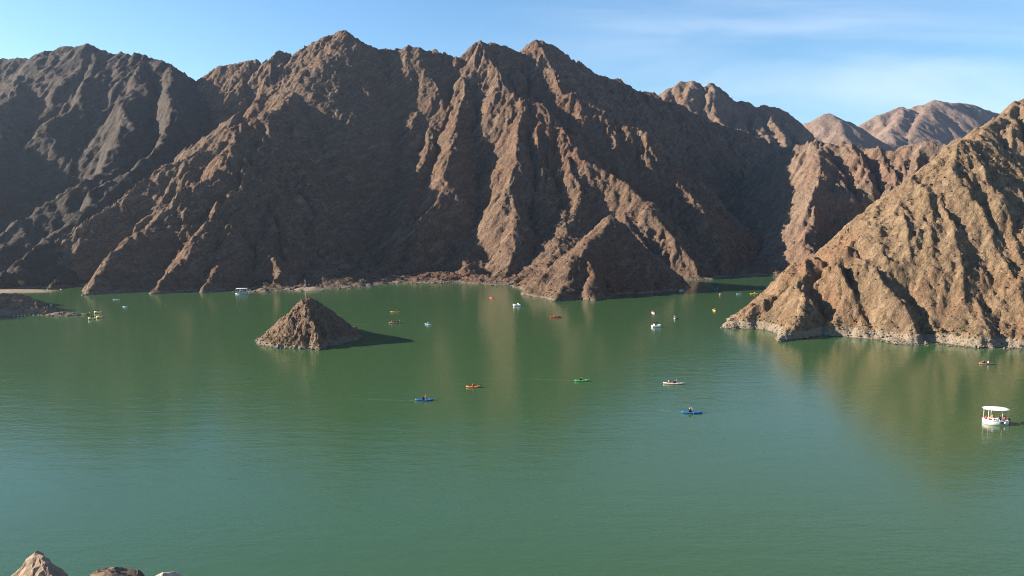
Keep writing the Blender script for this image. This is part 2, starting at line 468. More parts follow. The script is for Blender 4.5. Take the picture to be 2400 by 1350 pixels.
main.ridge(spur((1258, 247, 530), (1268, 350), (1275, 440), (1272, 520), (1285, 590, 410)), 1.35, 1.35)
main.ridge(spur((1347, 337, 492), (1335, 400), (1352, 450), (1350, 505), (1330, 560, 415)), 1.15, 1.15)
main.ridge([(44.0, 388, 12), (43.0, 372, 22), pt(1427, 507, 352)], 0.9, 0.9)
main.ridge(spur((1427, 507, 352), (1402, 545), (1376, 577), (1345, 600), (1333, 637), (1328, 663), (1306, 690), (1290, 706, 291)), 1.15, 0.85)
main.ridge(spur((1427, 507, 352), (1467, 550), (1533, 617), (1580, 652, 348)), 1.0, 1.1)
main.ridge(spur((1378, 577, 330), (1368, 600), (1385, 640), (1372, 665), (1385, 706, 292)), 1.3, 1.3)
main.ridge(spur((1333, 637, 318), (1270, 655), (1190, 672, 352)), 0.9, 0.6)
main.ridge(spur((1345, 600, 330), (1290, 628), (1230, 655, 350)), 0.9, 0.7)
main.ridge(spur((1523, 473, 440), (1517, 507), (1525, 535), (1548, 585), (1585, 645, 398)), 1.3, 1.0)
main.ridge(spur((1440, 410, 470), (1450, 460), (1468, 520), (1500, 590, 405)), 1.2, 1.0)
main.ridge(spur((1482, 440, 455), (1492, 500), (1512, 560), (1550, 630, 400)), 1.2, 1.0)
main.ridge(spur((1523, 473, 440), (1560, 535), (1600, 585), (1645, 655, 388)), 1.1, 1.1)
main.ridge(spur((1318, 225, 560), (1345, 222, 556), (1383, 247), (1412, 262), (1455, 295), (1503, 317), (1532, 348), (1572, 405, 498), (1640, 520), (1690, 640, 408)), 0.95, 0.85)
# low benches along the water
main.ridge(spur((900, 655, 372), (1000, 640, 385), (1090, 645, 385), (1180, 650, 370)), 0.22, 0.22)
main.ridge(spur((560, 676, 338), (640, 668, 343), (700, 660, 352), (800, 658, 362)), 0.14, 0.10)
main.ridge([(70, 425, 12), (86, 412, 5), (92, 396, 2.5)], 0.3, 0.3)
main.ridge(spur((1560, 640, 400), (1640, 641, 408), (1740, 630, 425), (1870, 622, 445)), 0.15, 0.17)
main.calm = (1 - 0.72 * np.exp(-(((main.X - 48) / 52) ** 2 + ((main.Y - 340) / 48) ** 2) ** 2)) * np.clip(0.45 + 0.75 * perlin(main.X / 120, main.Y / 120, 3) + 0.35, 0.25, 1.2)
main.erode((46, 24, 12, 6), (2.6, 2.6, 1.5, 0.6))
main.rough(17, 6, 1.2, 0.66)
main.crag(6, 0.42)
main.crag(2.6, 0.36, 2)
main.build('mountain', M_MAIN, jitter=0.25, behind=crest)

# ------------------------------------------------------------------ left mountain
left = Relief(-720, -90, 318, 720, 1.05, 23)
left.warp(5, 48, 3)
left.ridge([(-640, 660, 205), (-565, 640, 196), (-545, 520, 165), (-528, 430, 118), (-515, 380, 60), (-508, 345, 10)], 0.9, 0.9)  # ridge out of view, added to cast shade on the lower left slopes
left.ridge(spur((-700, 10, 670), (-450, 40, 650), (-250, 130, 650), (-100, 128, 635), (0, 138, 620), (80, 142, 612), (112, 120, 610), (142, 107, 608), (180, 110, 606), (205, 103, 604),  # first crest points, left of the view, raised for the same shade
                (235, 118, 602), (255, 128, 600), (280, 122, 598), (330, 130, 592), (395, 148, 588), (440, 180, 588), (462, 205, 590), (520, 290, 590)), 0.85, 0.95)
left.ridge(spur((205, 103, 604), (215, 150), (180, 240), (120, 290), (60, 340), (0, 372), (-60, 410, 480)), 0.74, 2.3)
left.ridge(spur((330, 130, 592), (320, 200), (275, 235), (285, 300), (262, 360), (230, 400), (160, 445), (60, 520), (0, 560), (-60, 600, 385)), 0.74, 2.3)
left.ridge(spur((395, 148, 588), (400, 240), (360, 330), (300, 400), (240, 440), (180, 500), (100, 560), (40, 620), (-10, 665, 340)), 0.74, 2.3)
left.ridge(spur((60, 141, 614), (30, 220), (-50, 290), (-150, 400), (-260, 560), (-330, 670, 345)), 0.74, 2.3)
left.ridge(spur((-250, 150, 660), (-350, 300), (-480, 480), (-600, 660, 350)), 0.74, 2.3)
left.ridge(spur((160, 445, 480), (150, 520), (90, 600), (60, 665, 345)), 0.74, 2.3)
left.ridge(spur((262, 360, 520), (270, 430), (230, 520), (170, 600), (130, 668, 345)), 0.74, 2.3)
left.ridge(spur((0, 672, 350), (60, 668, 352), (140, 666, 352)), 0.25, 0.25)
left.crown = 4.5
left.erode((46, 24, 12, 6), (1.4, 1.8, 1.3, 0.7))
left.rough(17, 6, 1.2, 0.66)
left.crag(7, 0.45)
left.crag(3.4, 0.36, 1)
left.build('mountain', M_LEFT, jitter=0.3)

# ------------------------------------------------------------------ second ridge behind, right of the main one
back = Relief(120, 520, 640, 1060, 1.4, 37)
back.warp(5, 50, 3)
back.ridge(spur((1500, 260, 900), (1548, 230, 900), (1575, 205, 900), (1600, 191, 900), (1622, 190, 900), (1645, 205, 900), (1662, 196, 900), (1690, 212, 900), (1720, 240, 900), (1740, 238, 900), (1765, 250, 900),
                (1800, 248, 900), (1835, 262, 900), (1860, 285, 900), (1885, 312, 900), (1920, 345, 900), (1990, 400, 900)), 0.85, 1.1)
for P_ in (((1575, 205, 900), (1562, 240), (1570, 275, 830)), ((1622, 190, 900), (1612, 235), (1632, 285), (1668, 320, 800)), ((1662, 196, 900), (1664, 240), (1690, 290), (1745, 335, 790)), ((1720, 240, 900), (1728, 285), (1762, 335, 800)),
           ((1765, 250, 900), (1775, 290), (1812, 340, 800)), ((1800, 248, 900), (1806, 285), (1840, 330, 810)), ((1835, 262, 900), (1846, 300), (1880, 340, 820))):
    back.ridge(spur(*P_), 1.25, 1.0)
back.erode((44, 22, 11), (2.0, 2.2, 1.2))
back.rough(16, 4, 0.9, 0.55)
back.crag(7, 0.7, 2)
back.build('mountain', M_BACK, jitter=0.3)

# ------------------------------------------------------------------ rib with the valley head, behind the near hill
rib = Relief(120, 400, 372, 700, 0.9, 41)
rib.crown = 1.6
rib.warp(4, 36, 3)
rib.ridge(spur((1820, 352, 650), (1850, 344, 630), (1880, 342, 600), (1920, 332, 560), (1950, 342, 556), (1985, 333, 552), (2020, 348, 546), (2050, 352, 540), (2100, 354, 532), (2135, 338, 528), (2165, 330, 524), (2200, 342, 516), (2300, 320, 505), (2450, 290, 505)), 0.9, 1.1)
rib.ridge(spur((1920, 332, 560), (1930, 385), (1914, 437), (1890, 487), (1902, 520), (1888, 552), (1898, 600), (1885, 640, 400)), 1.2, 1.0)
rib.ridge(spur((1930, 370, 545), (1962, 410), (1985, 452, 495)), 1.25, 1.1)
rib.ridge(spur((1985, 333, 552), (2005, 380), (2032, 425, 505)), 1.25, 1.1)
rib.ridge(spur((2050, 352, 540), (2075, 395), (2088, 440, 495)), 1.25, 1.1)
rib.ridge(spur((2100, 354, 532), (2118, 400), (2125, 440, 490)), 1.25, 1.1)
rib.ridge(spur((2165, 330, 524), (2145, 400), (2132, 450), (2110, 520, 465)), 1.0, 1.1)
rib.ridge(spur((1850, 640, 425), (1950, 620, 440), (2050, 600, 440)), 0.2, 0.2)
rib.erode((32, 16, 8), (3.4, 2.4, 1.2))
rib.rough(14, 5, 0.9, 0.55)
rib.crag(6, 0.5)
rib.crag(3, 0.4, 1)
rib.build('mountain', M_BACK, jitter=0.25)

# ------------------------------------------------------------------ far peaks
far = Relief(360, 1150, 1000, 1900, 3.0, 53)
far.warp(8, 110, 3)
far.ridge(spur((1860, 305, 1200), (1900, 288, 1200), (1943, 267, 1200), (1965, 280, 1200), (1998, 302, 1200), (2040, 345, 1200)), 0.7, 0.7)
far.ridge(spur((1943, 267, 1200), (1960, 310), (2000, 350, 1090)), 0.75, 0.75)
far.ridge(spur((1975, 350, 1440), (2000, 302, 1460), (2060, 270, 1480), (2118, 250, 1500), (2140, 258, 1510), (2160, 246, 1520), (2187, 234, 1530), (2215, 244, 1560), (2245, 242, 1580), (2290, 252, 1600), (2340, 270, 1620), (2380, 278, 1640), (2440, 290, 1640), (2600, 300, 1640)), 0.7, 0.72)
far.ridge(spur((2118, 250, 1500), (2090, 310), (2060, 355, 1280)), 0.75, 0.8)
far.ridge(spur((2187, 234, 1530), (2150, 300), (2120, 360, 1290)), 0.72, 0.8)
far.ridge(spur((2290, 252, 1600), (2250, 290), (2210, 330), (2190, 370, 1300)), 0.72, 0.8)
far.ridge(spur((2340, 270, 1620), (2330, 310), (2300, 350, 1350)), 0.72, 0.8)
far.erode((90, 45, 22), (3.0, 2.6, 1.6))
far.rough(26, 4, 1.5, 0.62)
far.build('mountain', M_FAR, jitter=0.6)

# ------------------------------------------------------------------ upper right hill
up = Relief(190, 420, 300, 560, 0.9, 61)
up.warp(3, 30, 3)
up.ridge(spur((2255, 385, 395), (2284, 338, 405), (2306, 302, 415), (2345, 268, 428), (2400, 236, 440), (2470, 205, 450), (2600, 180, 450)), 0.9, 1.8)
up.ridge(spur((2345, 268, 428), (2360, 310), (2390, 350, 395)), 1.0, 1.1)
up.ridge(spur((2400, 236, 440), (2440, 300), (2480, 380, 370)), 1.0, 1.0)
up.ridge(spur((2300, 300, 415), (2310, 340, 390), (2330, 390, 360)), 1.0, 1.1)
up.erode((26, 13, 7), (3.0, 2.0, 1.0))
up.rough(10, 5, 0.7, 0.55)
up.crag(6, 0.7)
up.build('hill', M_NEAR, jitter=0.2)

# ------------------------------------------------------------------ near right hill
near = Relief(50, 250, 180, 345, 0.42, 71)
near.warp(2.2, 22, 3)
near.ridge(spur((1685, 771, 225), (1720, 750, 227), (1750, 728, 229), (1800, 692, 232), (1850, 648, 235), (1885, 612, 237), (1905, 604, 238), (1925, 622, 238), (1950, 602, 239), (2000, 552, 240), (2060, 490, 242), (2110, 442, 244), (2150, 410, 245),
                (2200, 372, 246), (2240, 342, 247), (2280, 328, 248), (2310, 330, 249), (2350, 358, 250), (2400, 396, 251), (2480, 425, 253), (2650, 430, 253)), 0.9, 0.98)
near.ridge(spur((1890, 612, 236), (1876, 660), (1882, 700), (1862, 750), (1830, 775), (1818, 803, 201)), 1.5, 1.0)
near.ridge(spur((1960, 640, 226), (1990, 700), (2020, 760), (2050, 798, 204)), 1.15, 0.95)
near.ridge(spur((2000, 552, 240), (2040, 640), (2090, 720), (2140, 790), (2160, 806, 197)), 1.1, 1.0)
near.ridge(spur((2150, 410, 245), (2200, 540), (2250, 650), (2300, 760), (2320, 816, 192)), 1.1, 1.0)
near.ridge(spur((2280, 328, 248), (2340, 480), (2400, 640), (2450, 780), (2460, 826, 188)), 1.1, 1.0)
near.ridge(spur((2480, 410, 253), (2560, 600), (2650, 830, 186)), 1.1, 1.0)
near.ridge(spur((2100, 800, 200), (2200, 808, 196), (2300, 814, 193), (2420, 818, 190), (2600, 825, 188)), 0.25, 0.25)
for pix, am, a_, b_ in (
    ([(2033, 535), (2062, 590), (2085, 640), (2105, 690)], 5.0, 16, 4),
    ([(2040, 630), (2083, 683), (2113, 730), (2125, 760)], 4.2, 14, 3.5),
    ([(2110, 510), (2120, 545), (2130, 600)], 3.5, 12, 3),
    ([(2150, 555), (2175, 600), (2190, 650)], 4.0, 13, 3.5),
    ([(2187, 528), (2225, 580), (2235, 625), (2262, 650)], 5.5, 16, 4),
    ([(2145, 440), (2160, 470), (2175, 500)], 4.0, 12, 3),
    ([(2225, 400), (2250, 450), (2290, 500)], 4.0, 13, 3.5),
    ([(2260, 470), (2300, 520), (2312, 570)], 3.5, 12, 3),
    ([(2300, 400), (2340, 460), (2370, 520)], 4.0, 14, 4),
    ([(1905, 735), (1925, 768), (1950, 796)], 3.0, 7, 3),
    ([(1960, 610), (1968, 650), (1990, 690)], 3.5, 9, 3),
    ([(2330, 600), (2360, 660), (2380, 720)], 3.0, 12, 3),
    ([(2340, 690), (2365, 730)], 2.0, 6, 2),
    ([(1990, 580), (2010, 620), (2025, 660)], 3.0, 10, 3),
):
    near.rib(pix, am * 0.62, a_ * 0.9, b_ * 0.9)
near.erode((20, 9, 4), (0.9, 0.9, 0.45), 8)
near.rough(8, 6, 0.42, 0.68)
near.rough(3.0, 4, 0.26, 0.66)
near.crag(2.4, 0.22)
near.crag(1.3, 0.17, 2)
NEAR = near
near.build('hill', M_NEAR, jitter=0.12)

# ------------------------------------------------------------------ islet with the flag
isle = Relief(-72, -28, 176, 236, 0.16, 83)
isle.warp(0.8, 8, 3)
isle.crown = 0.18
isle.ridge(spur((655, 758, 203), (660, 749, 203.5), (668, 745, 204), (690, 722, 204), (716, 695, 204), (742, 706, 207), (768, 726, 211), (800, 752, 217), (840, 770, 222)), 1.0, 0.82)
isle.ridge(spur((716, 695, 204), (724, 740), (739, 765), (744, 790), (758, 824, 188)), 1.15, 1.15)
isle.ridge(spur((690, 722, 204), (668, 775, 197), (648, 816, 191)), 0.95, 0.85)
isle.ridge(spur((800, 752, 217), (812, 782, 206), (826, 796, 201)), 0.9, 0.8)
isle.erode((7, 3.1), (0.35, 0.22), 8)
isle.rough(3.6, 5, 0.30, 0.66)
isle.crag(2.6, 0.34, 4)
ISLE = isle
isle.build('islet', M_ISLE, jitter=0.05)

# ------------------------------------------------------------------ low mound at the left edge, with its stony spit
bluff = Relief(-330, -186, 190, 330, 0.9, 95)
bluff.warp(3, 26, 3)
bluff.ridge([(-300, 300, 52), (-262, 272, 46), (-246, 246, 34), (-240, 222, 10)], 1.0, 1.0)
bluff.ridge([(-262, 272, 46), (-232, 262, 22)], 1.1, 1.1)
bluff.erode((24, 12), (2.2, 1.4)); bluff.rough(12, 4, 0.6, 0.55)
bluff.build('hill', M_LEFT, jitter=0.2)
mound = Relief(-210, -118, 236, 300, 0.3, 97)
mound.warp(1.0, 10, 3)
mound.ridge(spur((-250, 680, 270), (-100, 684, 268), (0, 689, 265), (42, 688, 263), (75, 702, 262), (98, 718, 260), (114, 733, 258)), 0.75, 0.5)
mound.ridge(spur((112, 735.5, 254), (140, 731, 254), (165, 731, 254), (196, 735.5, 254)), 0.5, 0.5)
mound.erode((6, 3), (0.5, 0.3), 8)
mound.rough(4, 4, 0.22, 0.55)
mound.crag(2, 0.18)
mound.build('mound', M_ISLE, jitter=0.08)
#TERRAIN_END

# ------------------------------------------------------------------ water and lake bed
def sheet(name, x0, x1, y0, y1, z, mat):
    me = bpy.data.meshes.new(name)
    me.from_pydata([(x0, y0, z), (x1, y0, z), (x1, y1, z), (x0, y1, z)], [], [(0, 1, 2, 3)])
    me.materials.append(mat)
    o = bpy.data.objects.new(name, me); o['kind'] = 'structure'; COL.objects.link(o); return o

def water_mat():
    m, n, l, b = new_mat('lake_water')
    geo = n.new('ShaderNodeNewGeometry'); pos = geo.outputs['Position']
    def noise(sc_, detail, rough=0.55, scale=(1, 1, 1), rot=0.0, dist=0.0):
        mp_ = n.new('ShaderNodeMapping'); mp_.inputs['Scale'].default_value = scale; mp_.inputs['Rotation'].default_value = (0, 0, rot)
        l.new(pos, mp_.inputs[0])
        t = n.new('ShaderNodeTexNoise'); t.inputs['Scale'].default_value = sc_; t.inputs['Detail'].default_value = detail
        t.inputs['Roughness'].default_value = rough; t.inputs['Distortion'].default_value = dist
        l.new(mp_.outputs[0], t.inputs['Vector']); return t.outputs['Fac']
    patch = noise(0.012, 4, 0.55, (0.6, 1.6, 1), 0.15, 0.7)
    hue = noise(0.008, 3, 0.5, (1, 1, 1), 0.0, 0.3)
    mx = n.new('ShaderNodeMix'); mx.data_type = 'RGBA'
    mx.inputs[6].default_value = (0.031, 0.075, 0.027, 1); mx.inputs[7].default_value = (0.039, 0.080, 0.028, 1)
    l.new(hue, mx.inputs[0]); l.new(mx.outputs[2], b.inputs['Base Color'])
    b.inputs['IOR'].default_value = 1.33
    b.inputs['Roughness'].default_value = 0.13
    r = n.new('ShaderNodeMapRange'); r.inputs[1].default_value = 0.4; r.inputs[2].default_value = 0.62; r.inputs[3].default_value = 0.42; r.inputs[4].default_value = 0.68
    r.interpolation_type = 'SMOOTHSTEP'; l.new(patch, r.inputs[0])
    rip = noise(1.1, 3, 0.6, (0.7, 1.5, 1), 0.12)
    swell = noise(0.28, 2, 0.5, (0.6, 1.5, 1), -0.1)
    ad = n.new('ShaderNodeMath'); ad.operation = 'MULTIPLY_ADD'; ad.inputs[1].default_value = 0.045; l.new(rip, ad.inputs[0])
    sw = n.new('ShaderNodeMath'); sw.operation = 'MULTIPLY'; sw.inputs[1].default_value = 0.085; l.new(swell, sw.inputs[0]); l.new(sw.outputs[0], ad.inputs[2])
    bp = n.new('ShaderNodeBump'); bp.inputs['Distance'].default_value = 1.0
    l.new(r.outputs[0], bp.inputs['Strength']); l.new(ad.outputs[0], bp.inputs['Height']); l.new(bp.outputs[0], b.inputs['Normal'])
    return m
M_WATER = water_mat()
sheet('lake_water', -900, 900, -120, 1100, 0.0, M_WATER)
M_BED = plain('lake_bed_sand', (0.20, 0.16, 0.11), 0.95, 0.1, 0.2, 0.05)
sheet('ground', -4000, 4000, -3000, 5000, -5.0, M_BED)

#DETAIL_BEGIN
# ------------------------------------------------------------------ helpers for things
rng_ = random.Random(5)
def link(o, parent=None):
    COL.objects.link(o)
    if parent: o.parent = parent
    return o
def mob(name, me, parent=None, mats=None):
    o = bpy.data.objects.new(name, me)
    if mats:
        if not isinstance(mats, (list, tuple)): mats = [mats]
        while len(me.materials) < len(mats): me.materials.append(mats[len(me.materials)])
        for i, m in enumerate(mats):
            o.material_slots[i].link = 'OBJECT'; o.material_slots[i].material = m
    return link(o, parent)
def tag(o, label, cat, group=None):
    o['label'] = label; o['category'] = cat
    if group: o['group'] = group
    return o
def thing(name, loc, rz, label, cat, group=None):
    o = bpy.data.objects.new(name, None); o.empty_display_size = 0.3
    o.location = loc; o.rotation_euler = (0, 0, R(rz)); link(o)
    return tag(o, label, cat, group)
def bm_mesh(name, bm, smooth=True):
    me = bpy.data.meshes.new(name); bm.normal_update(); bm.to_mesh(me); bm.free()
    if smooth: me.polygons.foreach_set('use_smooth', [True] * len(me.polygons))
    return me
def tube(bm, a, b, r0, r1=None, n=8, cap=True):
    r1 = r0 if r1 is None else r1
    a = Vector(a); b = Vector(b); d = (b - a).normalized()
    u = d.orthogonal().normalized(); v = d.cross(u)
    A = [bm.verts.new(a + (u * math.cos(2 * math.pi * i / n) + v * math.sin(2 * math.pi * i / n)) * r0) for i in range(n)]
    B = [bm.verts.new(b + (u * math.cos(2 * math.pi * i / n) + v * math.sin(2 * math.pi * i / n)) * r1) for i in range(n)]
    for i in range(n): bm.faces.new((A[i], A[(i + 1) % n], B[(i + 1) % n], B[i]))
    if cap: bm.faces.new(A[::-1]); bm.faces.new(B)
def loft(bm, rings, close_ends=True):
    V = [[bm.verts.new(p) for p in r] for r in rings]
    n = len(V[0])
    for A, B in zip(V[:-1], V[1:]):
        for i in range(n): bm.faces.new((A[i], A[(i + 1) % n], B[(i + 1) % n], B[i]))
    if close_ends:
        bm.faces.new(V[0][::-1]); bm.faces.new(V[-1])
    return V
def rbox(bm, c, s, bev=0.03):
    r = bmesh.ops.create_cube(bm, size=1.0)
    vs = r['verts']
    for v in vs: v.co = Vector((v.co.x * s[0] + c[0], v.co.y * s[1] + c[1], v.co.z * s[2] + c[2]))
    es = list({e for v in vs for e in v.link_edges})
    bmesh.ops.bevel(bm, geom=es, offset=min(bev, min(s) * 0.3), segments=2, affect='EDGES', profile=0.6)
def ball(bm, c, r, sc=(1, 1, 1), seg=10, rings=7):
    q = bmesh.ops.create_uvsphere(bm, u_segments=seg, v_segments=rings, radius=r)
    for v in q['verts']: v.co = Vector((v.co.x * sc[0] + c[0], v.co.y * sc[1] + c[1], v.co.z * sc[2] + c[2]))

PL = {}
def paint(name, col, rough=0.4):
    if name not in PL: PL[name] = plain(name, col, rough, 0.45, 0.10, 3.0)
    return PL[name]
BLUE = paint('blue_plastic', (0.02, 0.17, 0.52)); LBLUE = paint('light_blue_plastic', (0.20, 0.46, 0.66)); GREEN = paint('green_plastic', (0.10, 0.52, 0.12))
ORANGE = paint('orange_plastic', (0.72, 0.26, 0.07)); WHITE = paint('white_plastic', (0.80, 0.78, 0.74)); YELLOW = paint('yellow_plastic', (0.72, 0.48, 0.06))
PALEY = paint('pale_yellow_plastic', (0.72, 0.62, 0.24)); RED = paint('red_plastic', (0.62, 0.045, 0.035)); PINKB = paint('faded_pink_plastic', (0.42, 0.20, 0.17))
MINT = paint('mint_plastic', (0.55, 0.75, 0.62)); GREY = paint('grey_plastic', (0.40, 0.40, 0.40)); CREAM = paint('cream_orange_plastic', (0.75, 0.50, 0.30)); ROSE = paint('white_rose_plastic', (0.78, 0.62, 0.54))
BLACK = paint('black_rubber', (0.015, 0.015, 0.017), 0.6); STEEL = plain('brushed_steel', (0.55, 0.55, 0.53), 0.35, 0.6)
SKIN = plain('skin', (0.32, 0.18, 0.12), 0.55); HAIR = plain('dark_hair', (0.014, 0.011, 0.009), 0.6)
CLOTH = {k: plain(k + '_cloth', c, 0.85, 0.2, 0.2, 9.0) for k, c in dict(black=(0.012, 0.012, 0.015), red=(0.45, 0.05, 0.05), orange=(0.70, 0.22, 0.05), white=(0.65, 0.63, 0.60), grey=(0.30, 0.29, 0.29), pink=(0.60, 0.25, 0.24), navy=(0.02, 0.03, 0.07), tan=(0.38, 0.25, 0.14)).items()}

# ------------------------------------------------------------------ people
def person_mesh(pose):
    J = {}
    def j(n, p, r): J[n] = (Vector(p), r)
    j('pel', (0, 0, 0.11), 0.135); j('sp', (-0.03, 0, 0.30), 0.125); j('ch', (-0.02, 0, 0.46), 0.140); j('nk', (0.0, 0, 0.60), 0.055); j('hd', (0.03, 0, 0.70), 0.085); j('tp', (0.025, 0, 0.80), 0.072)
    E = [('pel', 'sp'), ('sp', 'ch'), ('ch', 'nk'), ('nk', 'hd'), ('hd', 'tp')]
    hands = dict(paddle=((0.40, 0.30, 0.60), (0.44, -0.26, 0.30)), flat=((0.36, 0.20, 0.22), (0.36, -0.20, 0.22)), bench=((0.36, 0.15, 0.24), (0.34, -0.17, 0.22)))[pose]
    for s, H in ((1, hands[0]), (-1, hands[1])):
        t = 'l' if s > 0 else 'r'
        H = Vector(H)
        S_ = Vector((-0.02, s * 0.185, 0.515)); Eb = (S_ + H) * 0.5 + Vector((-0.05, s * 0.09, -0.09))
        j('sh' + t, S_, 0.062); j('el' + t, Eb, 0.043); j('wr' + t, Eb + (H - Eb) * 0.88, 0.028); j('ha' + t, H, 0.034)
        E += [('ch', 'sh' + t), ('sh' + t, 'el' + t), ('el' + t, 'wr' + t), ('wr' + t, 'ha' + t)]
        d = (H - Eb).normalized(); up = Vector((0, 0, 1)); sd_ = d.cross(up).normalized()
        for q in range(4):
            o = sd_ * ((q - 1.5) * 0.021); ln = (0.036, 0.044, 0.041, 0.032)[q]
            j('f%d%s' % (q, t), H + o + d * ln, 0.0085); j('g%d%s' % (q, t), H + o * 0.9 + d * (ln + 0.016) - up * 0.026, 0.0075)
            E += [('ha' + t, 'f%d%s' % (q, t)), ('f%d%s' % (q, t), 'g%d%s' % (q, t))]
        j('th' + t, H + up * 0.03 + sd_ * (-s * 0.03) + d * 0.015, 0.010); E.append(('ha' + t, 'th' + t))
        if pose == 'bench': K, A, T = (0.42, s * 0.12, 0.14), (0.44, s * 0.12, -0.26), (0.58, s * 0.13, -0.30)
        else: K, A, T = (0.43, s * 0.15, 0.27), (0.80, s * 0.12, 0.06), (0.87, s * 0.13, 0.17)
        j('hp' + t, (0.03, s * 0.095, 0.10), 0.095); j('kn' + t, K, 0.062); j('an' + t, A, 0.042); j('to' + t, T, 0.036)
        E += [('pel', 'hp' + t), ('hp' + t, 'kn' + t), ('kn' + t, 'an' + t), ('an' + t, 'to' + t)]
    names = list(J)
    me = bpy.data.meshes.new('person_armature')
    me.from_pydata([tuple(J[n][0]) for n in names], [(names.index(a), names.index(b)) for a, b in E], [])
    o = bpy.data.objects.new('person_build', me); COL.objects.link(o)
    md = o.modifiers.new('skin', 'SKIN'); md.use_smooth_shade = True
    lay = me.skin_vertices[0].data if me.skin_vertices else None
    if lay is None:
        bm = bmesh.new(); bm.from_mesh(me); bm.verts.layers.skin.verify(); bm.to_mesh(me); bm.free()
        lay = me.skin_vertices[0].data
    for i, n in enumerate(names):
        lay[i].radius = (J[n][1] * (1.0 if n not in ('ch', 'sp', 'pel') else 0.85), J[n][1] * (1.0 if n not in ('ch', 'sp', 'pel') else 1.15)); lay[i].use_root = (n == 'pel')
    sb = o.modifiers.new('sub', 'SUBSURF'); sb.levels = 1; sb.render_levels = 1
    dg = bpy.context.evaluated_depsgraph_get()
    out = bpy.data.meshes.new_from_object(o.evaluated_get(dg)); out.name = 'person_' + pose
    bpy.data.objects.remove(o)
    # face: nose, eyes, mouth, ears as part of the same skin
    bm = bmesh.new(); bm.from_mesh(out)
    ball(bm, (0.122, 0, 0.705), 0.016, (1, 0.8, 1.4), 6, 4)
    for s in (-1, 1):
        ball(bm, (0.108, s * 0.033, 0.728), 0.010, (0.6, 1.2, 0.8), 6, 4); ball(bm, (0.03, s * 0.088, 0.705), 0.022, (0.8, 0.5, 1.4), 6, 4)
    ball(bm, (0.108, 0, 0.665), 0.018, (0.5, 1.4, 0.4), 6, 4)
    bm.to_mesh(out); bm.free()
    mi = []
    for p in out.polygons:
        c = p.center
        if c.z > 0.575 and abs(c.y) < 0.11: k = 0
        elif c.x < 0.17 and c.z > 0.17: k = 1
        elif c.x < 0.50 and c.z < 0.36 and abs(c.y) < 0.24 and (c.z < 0.19 or abs(c.y) > 0.07): k = 2
        else: k = 0
        mi.append(k)
    out.polygons.foreach_set('material_index', mi)
    out.polygons.foreach_set('use_smooth', [True] * len(out.polygons))
    for m in (SKIN, CLOTH['black'], CLOTH['navy']): out.materials.append(m)
    return out
PM = {p: person_mesh(p) for p in ('paddle', 'flat', 'bench')}
def vest_mesh():
    bm = bmesh.new()
    rings = []
    for z, a, b in ((0.16, 0.17, 0.20), (0.22, 0.19, 0.215), (0.34, 0.185, 0.21), (0.46, 0.19, 0.215), (0.53, 0.165, 0.19), (0.565, 0.11, 0.13)):
        rings.append([(math.cos(t) * a - 0.025, math.sin(t) * b, z) for t in [2 * math.pi * i / 14 for i in range(14)]])
    loft(bm, rings); return bm_mesh('life_vest', bm)
def hair_mesh(cap=False):
    bm = bmesh.new(); ball(bm, (0.012, 0, 0.735), 0.108, (1.0, 0.93, 1.0), 12, 9)
    dead = [v for v in bm.verts if (v.co.z < 0.735 and v.co.x > 0.02) or v.co.z < 0.665]
    bmesh.ops.delete(bm, geom=dead, context='VERTS')
    if cap:
        rbox(bm, (0.135, 0, 0.745), (0.09, 0.13, 0.012), 0.004)
    return bm_mesh('cap' if cap else 'hair', bm)
VEST, HAIRM, CAPM = vest_mesh(), hair_mesh(), hair_mesh(True)
def person(loc, rz, pose, label, shirt='black', vest=None, cap=None, group=None, trousers='navy', flip=False):
    o = mob('person', PM[pose], None, [SKIN, CLOTH[shirt], CLOTH[trousers]])
    o.location = loc; o.rotation_euler = (0, 0, R(rz))
    if flip: o.scale = (1, -1, 1)
    tag(o, label, 'person', group)
    if vest: mob('life_vest', VEST, o, CLOTH[vest])
    if cap: mob('cap', CAPM, o, CLOTH[cap])
    else: mob('hair', HAIRM, o, HAIR)
    return o

# ------------------------------------------------------------------ kayaks and paddles
def hull_mesh(L, W, name):
    bm = bmesh.new(); rings = []; N = 18
    for i in range(N + 1):
        t = -1 + 2 * i / N; a = abs(t)
        w = W / 2 * max(0.03, (1 - a ** 2.3)) ** 0.75
        keel = -0.10 + 0.20 * a ** 3; gun = 0.20 + 0.11 * a ** 2.5
        rec = 0.13 * max(0.0, 1 - (a / 0.62) ** 6) if a < 0.62 else 0
        dz = gun + 0.03 - rec
        x = t * L / 2
        rings.append([(x, 0, keel), (x, w * 0.62, keel + 0.035), (x, w * 0.97, keel + 0.15), (x, w, gun), (x, w * 0.86, gun + 0.025), (x, w * 0.66, dz), (x, 0, dz + 0.01 * (rec == 0)),
                      (x, -w * 0.66, dz), (x, -w * 0.86, gun + 0.025), (x, -w, gun), (x, -w * 0.97, keel + 0.15), (x, -w * 0.62, keel + 0.035)])
    loft(bm, rings); return bm_mesh(name, bm)
HULL = {}
def seat_mesh():
    bm = bmesh.new(); rbox(bm, (0.02, 0, 0.115), (0.40, 0.42, 0.05), 0.02)
    rings = [[(-0.20 - 0.05 * h - 0.05 * (1 - abs(y) / 0.2) + d, y, 0.13 + 0.30 * h) for y in (-0.2, -0.1, 0, 0.1, 0.2)] + [(-0.17 - 0.05 * h - 0.05 * (1 - abs(y) / 0.2) + d, y, 0.13 + 0.30 * h) for y in (0.2, 0.1, 0, -0.1, -0.2)] for h, d in ((0, 0), (0.6, 0), (1, 0.01))]
    loft(bm, rings); return bm_mesh('seat', bm)
SEAT = seat_mesh()
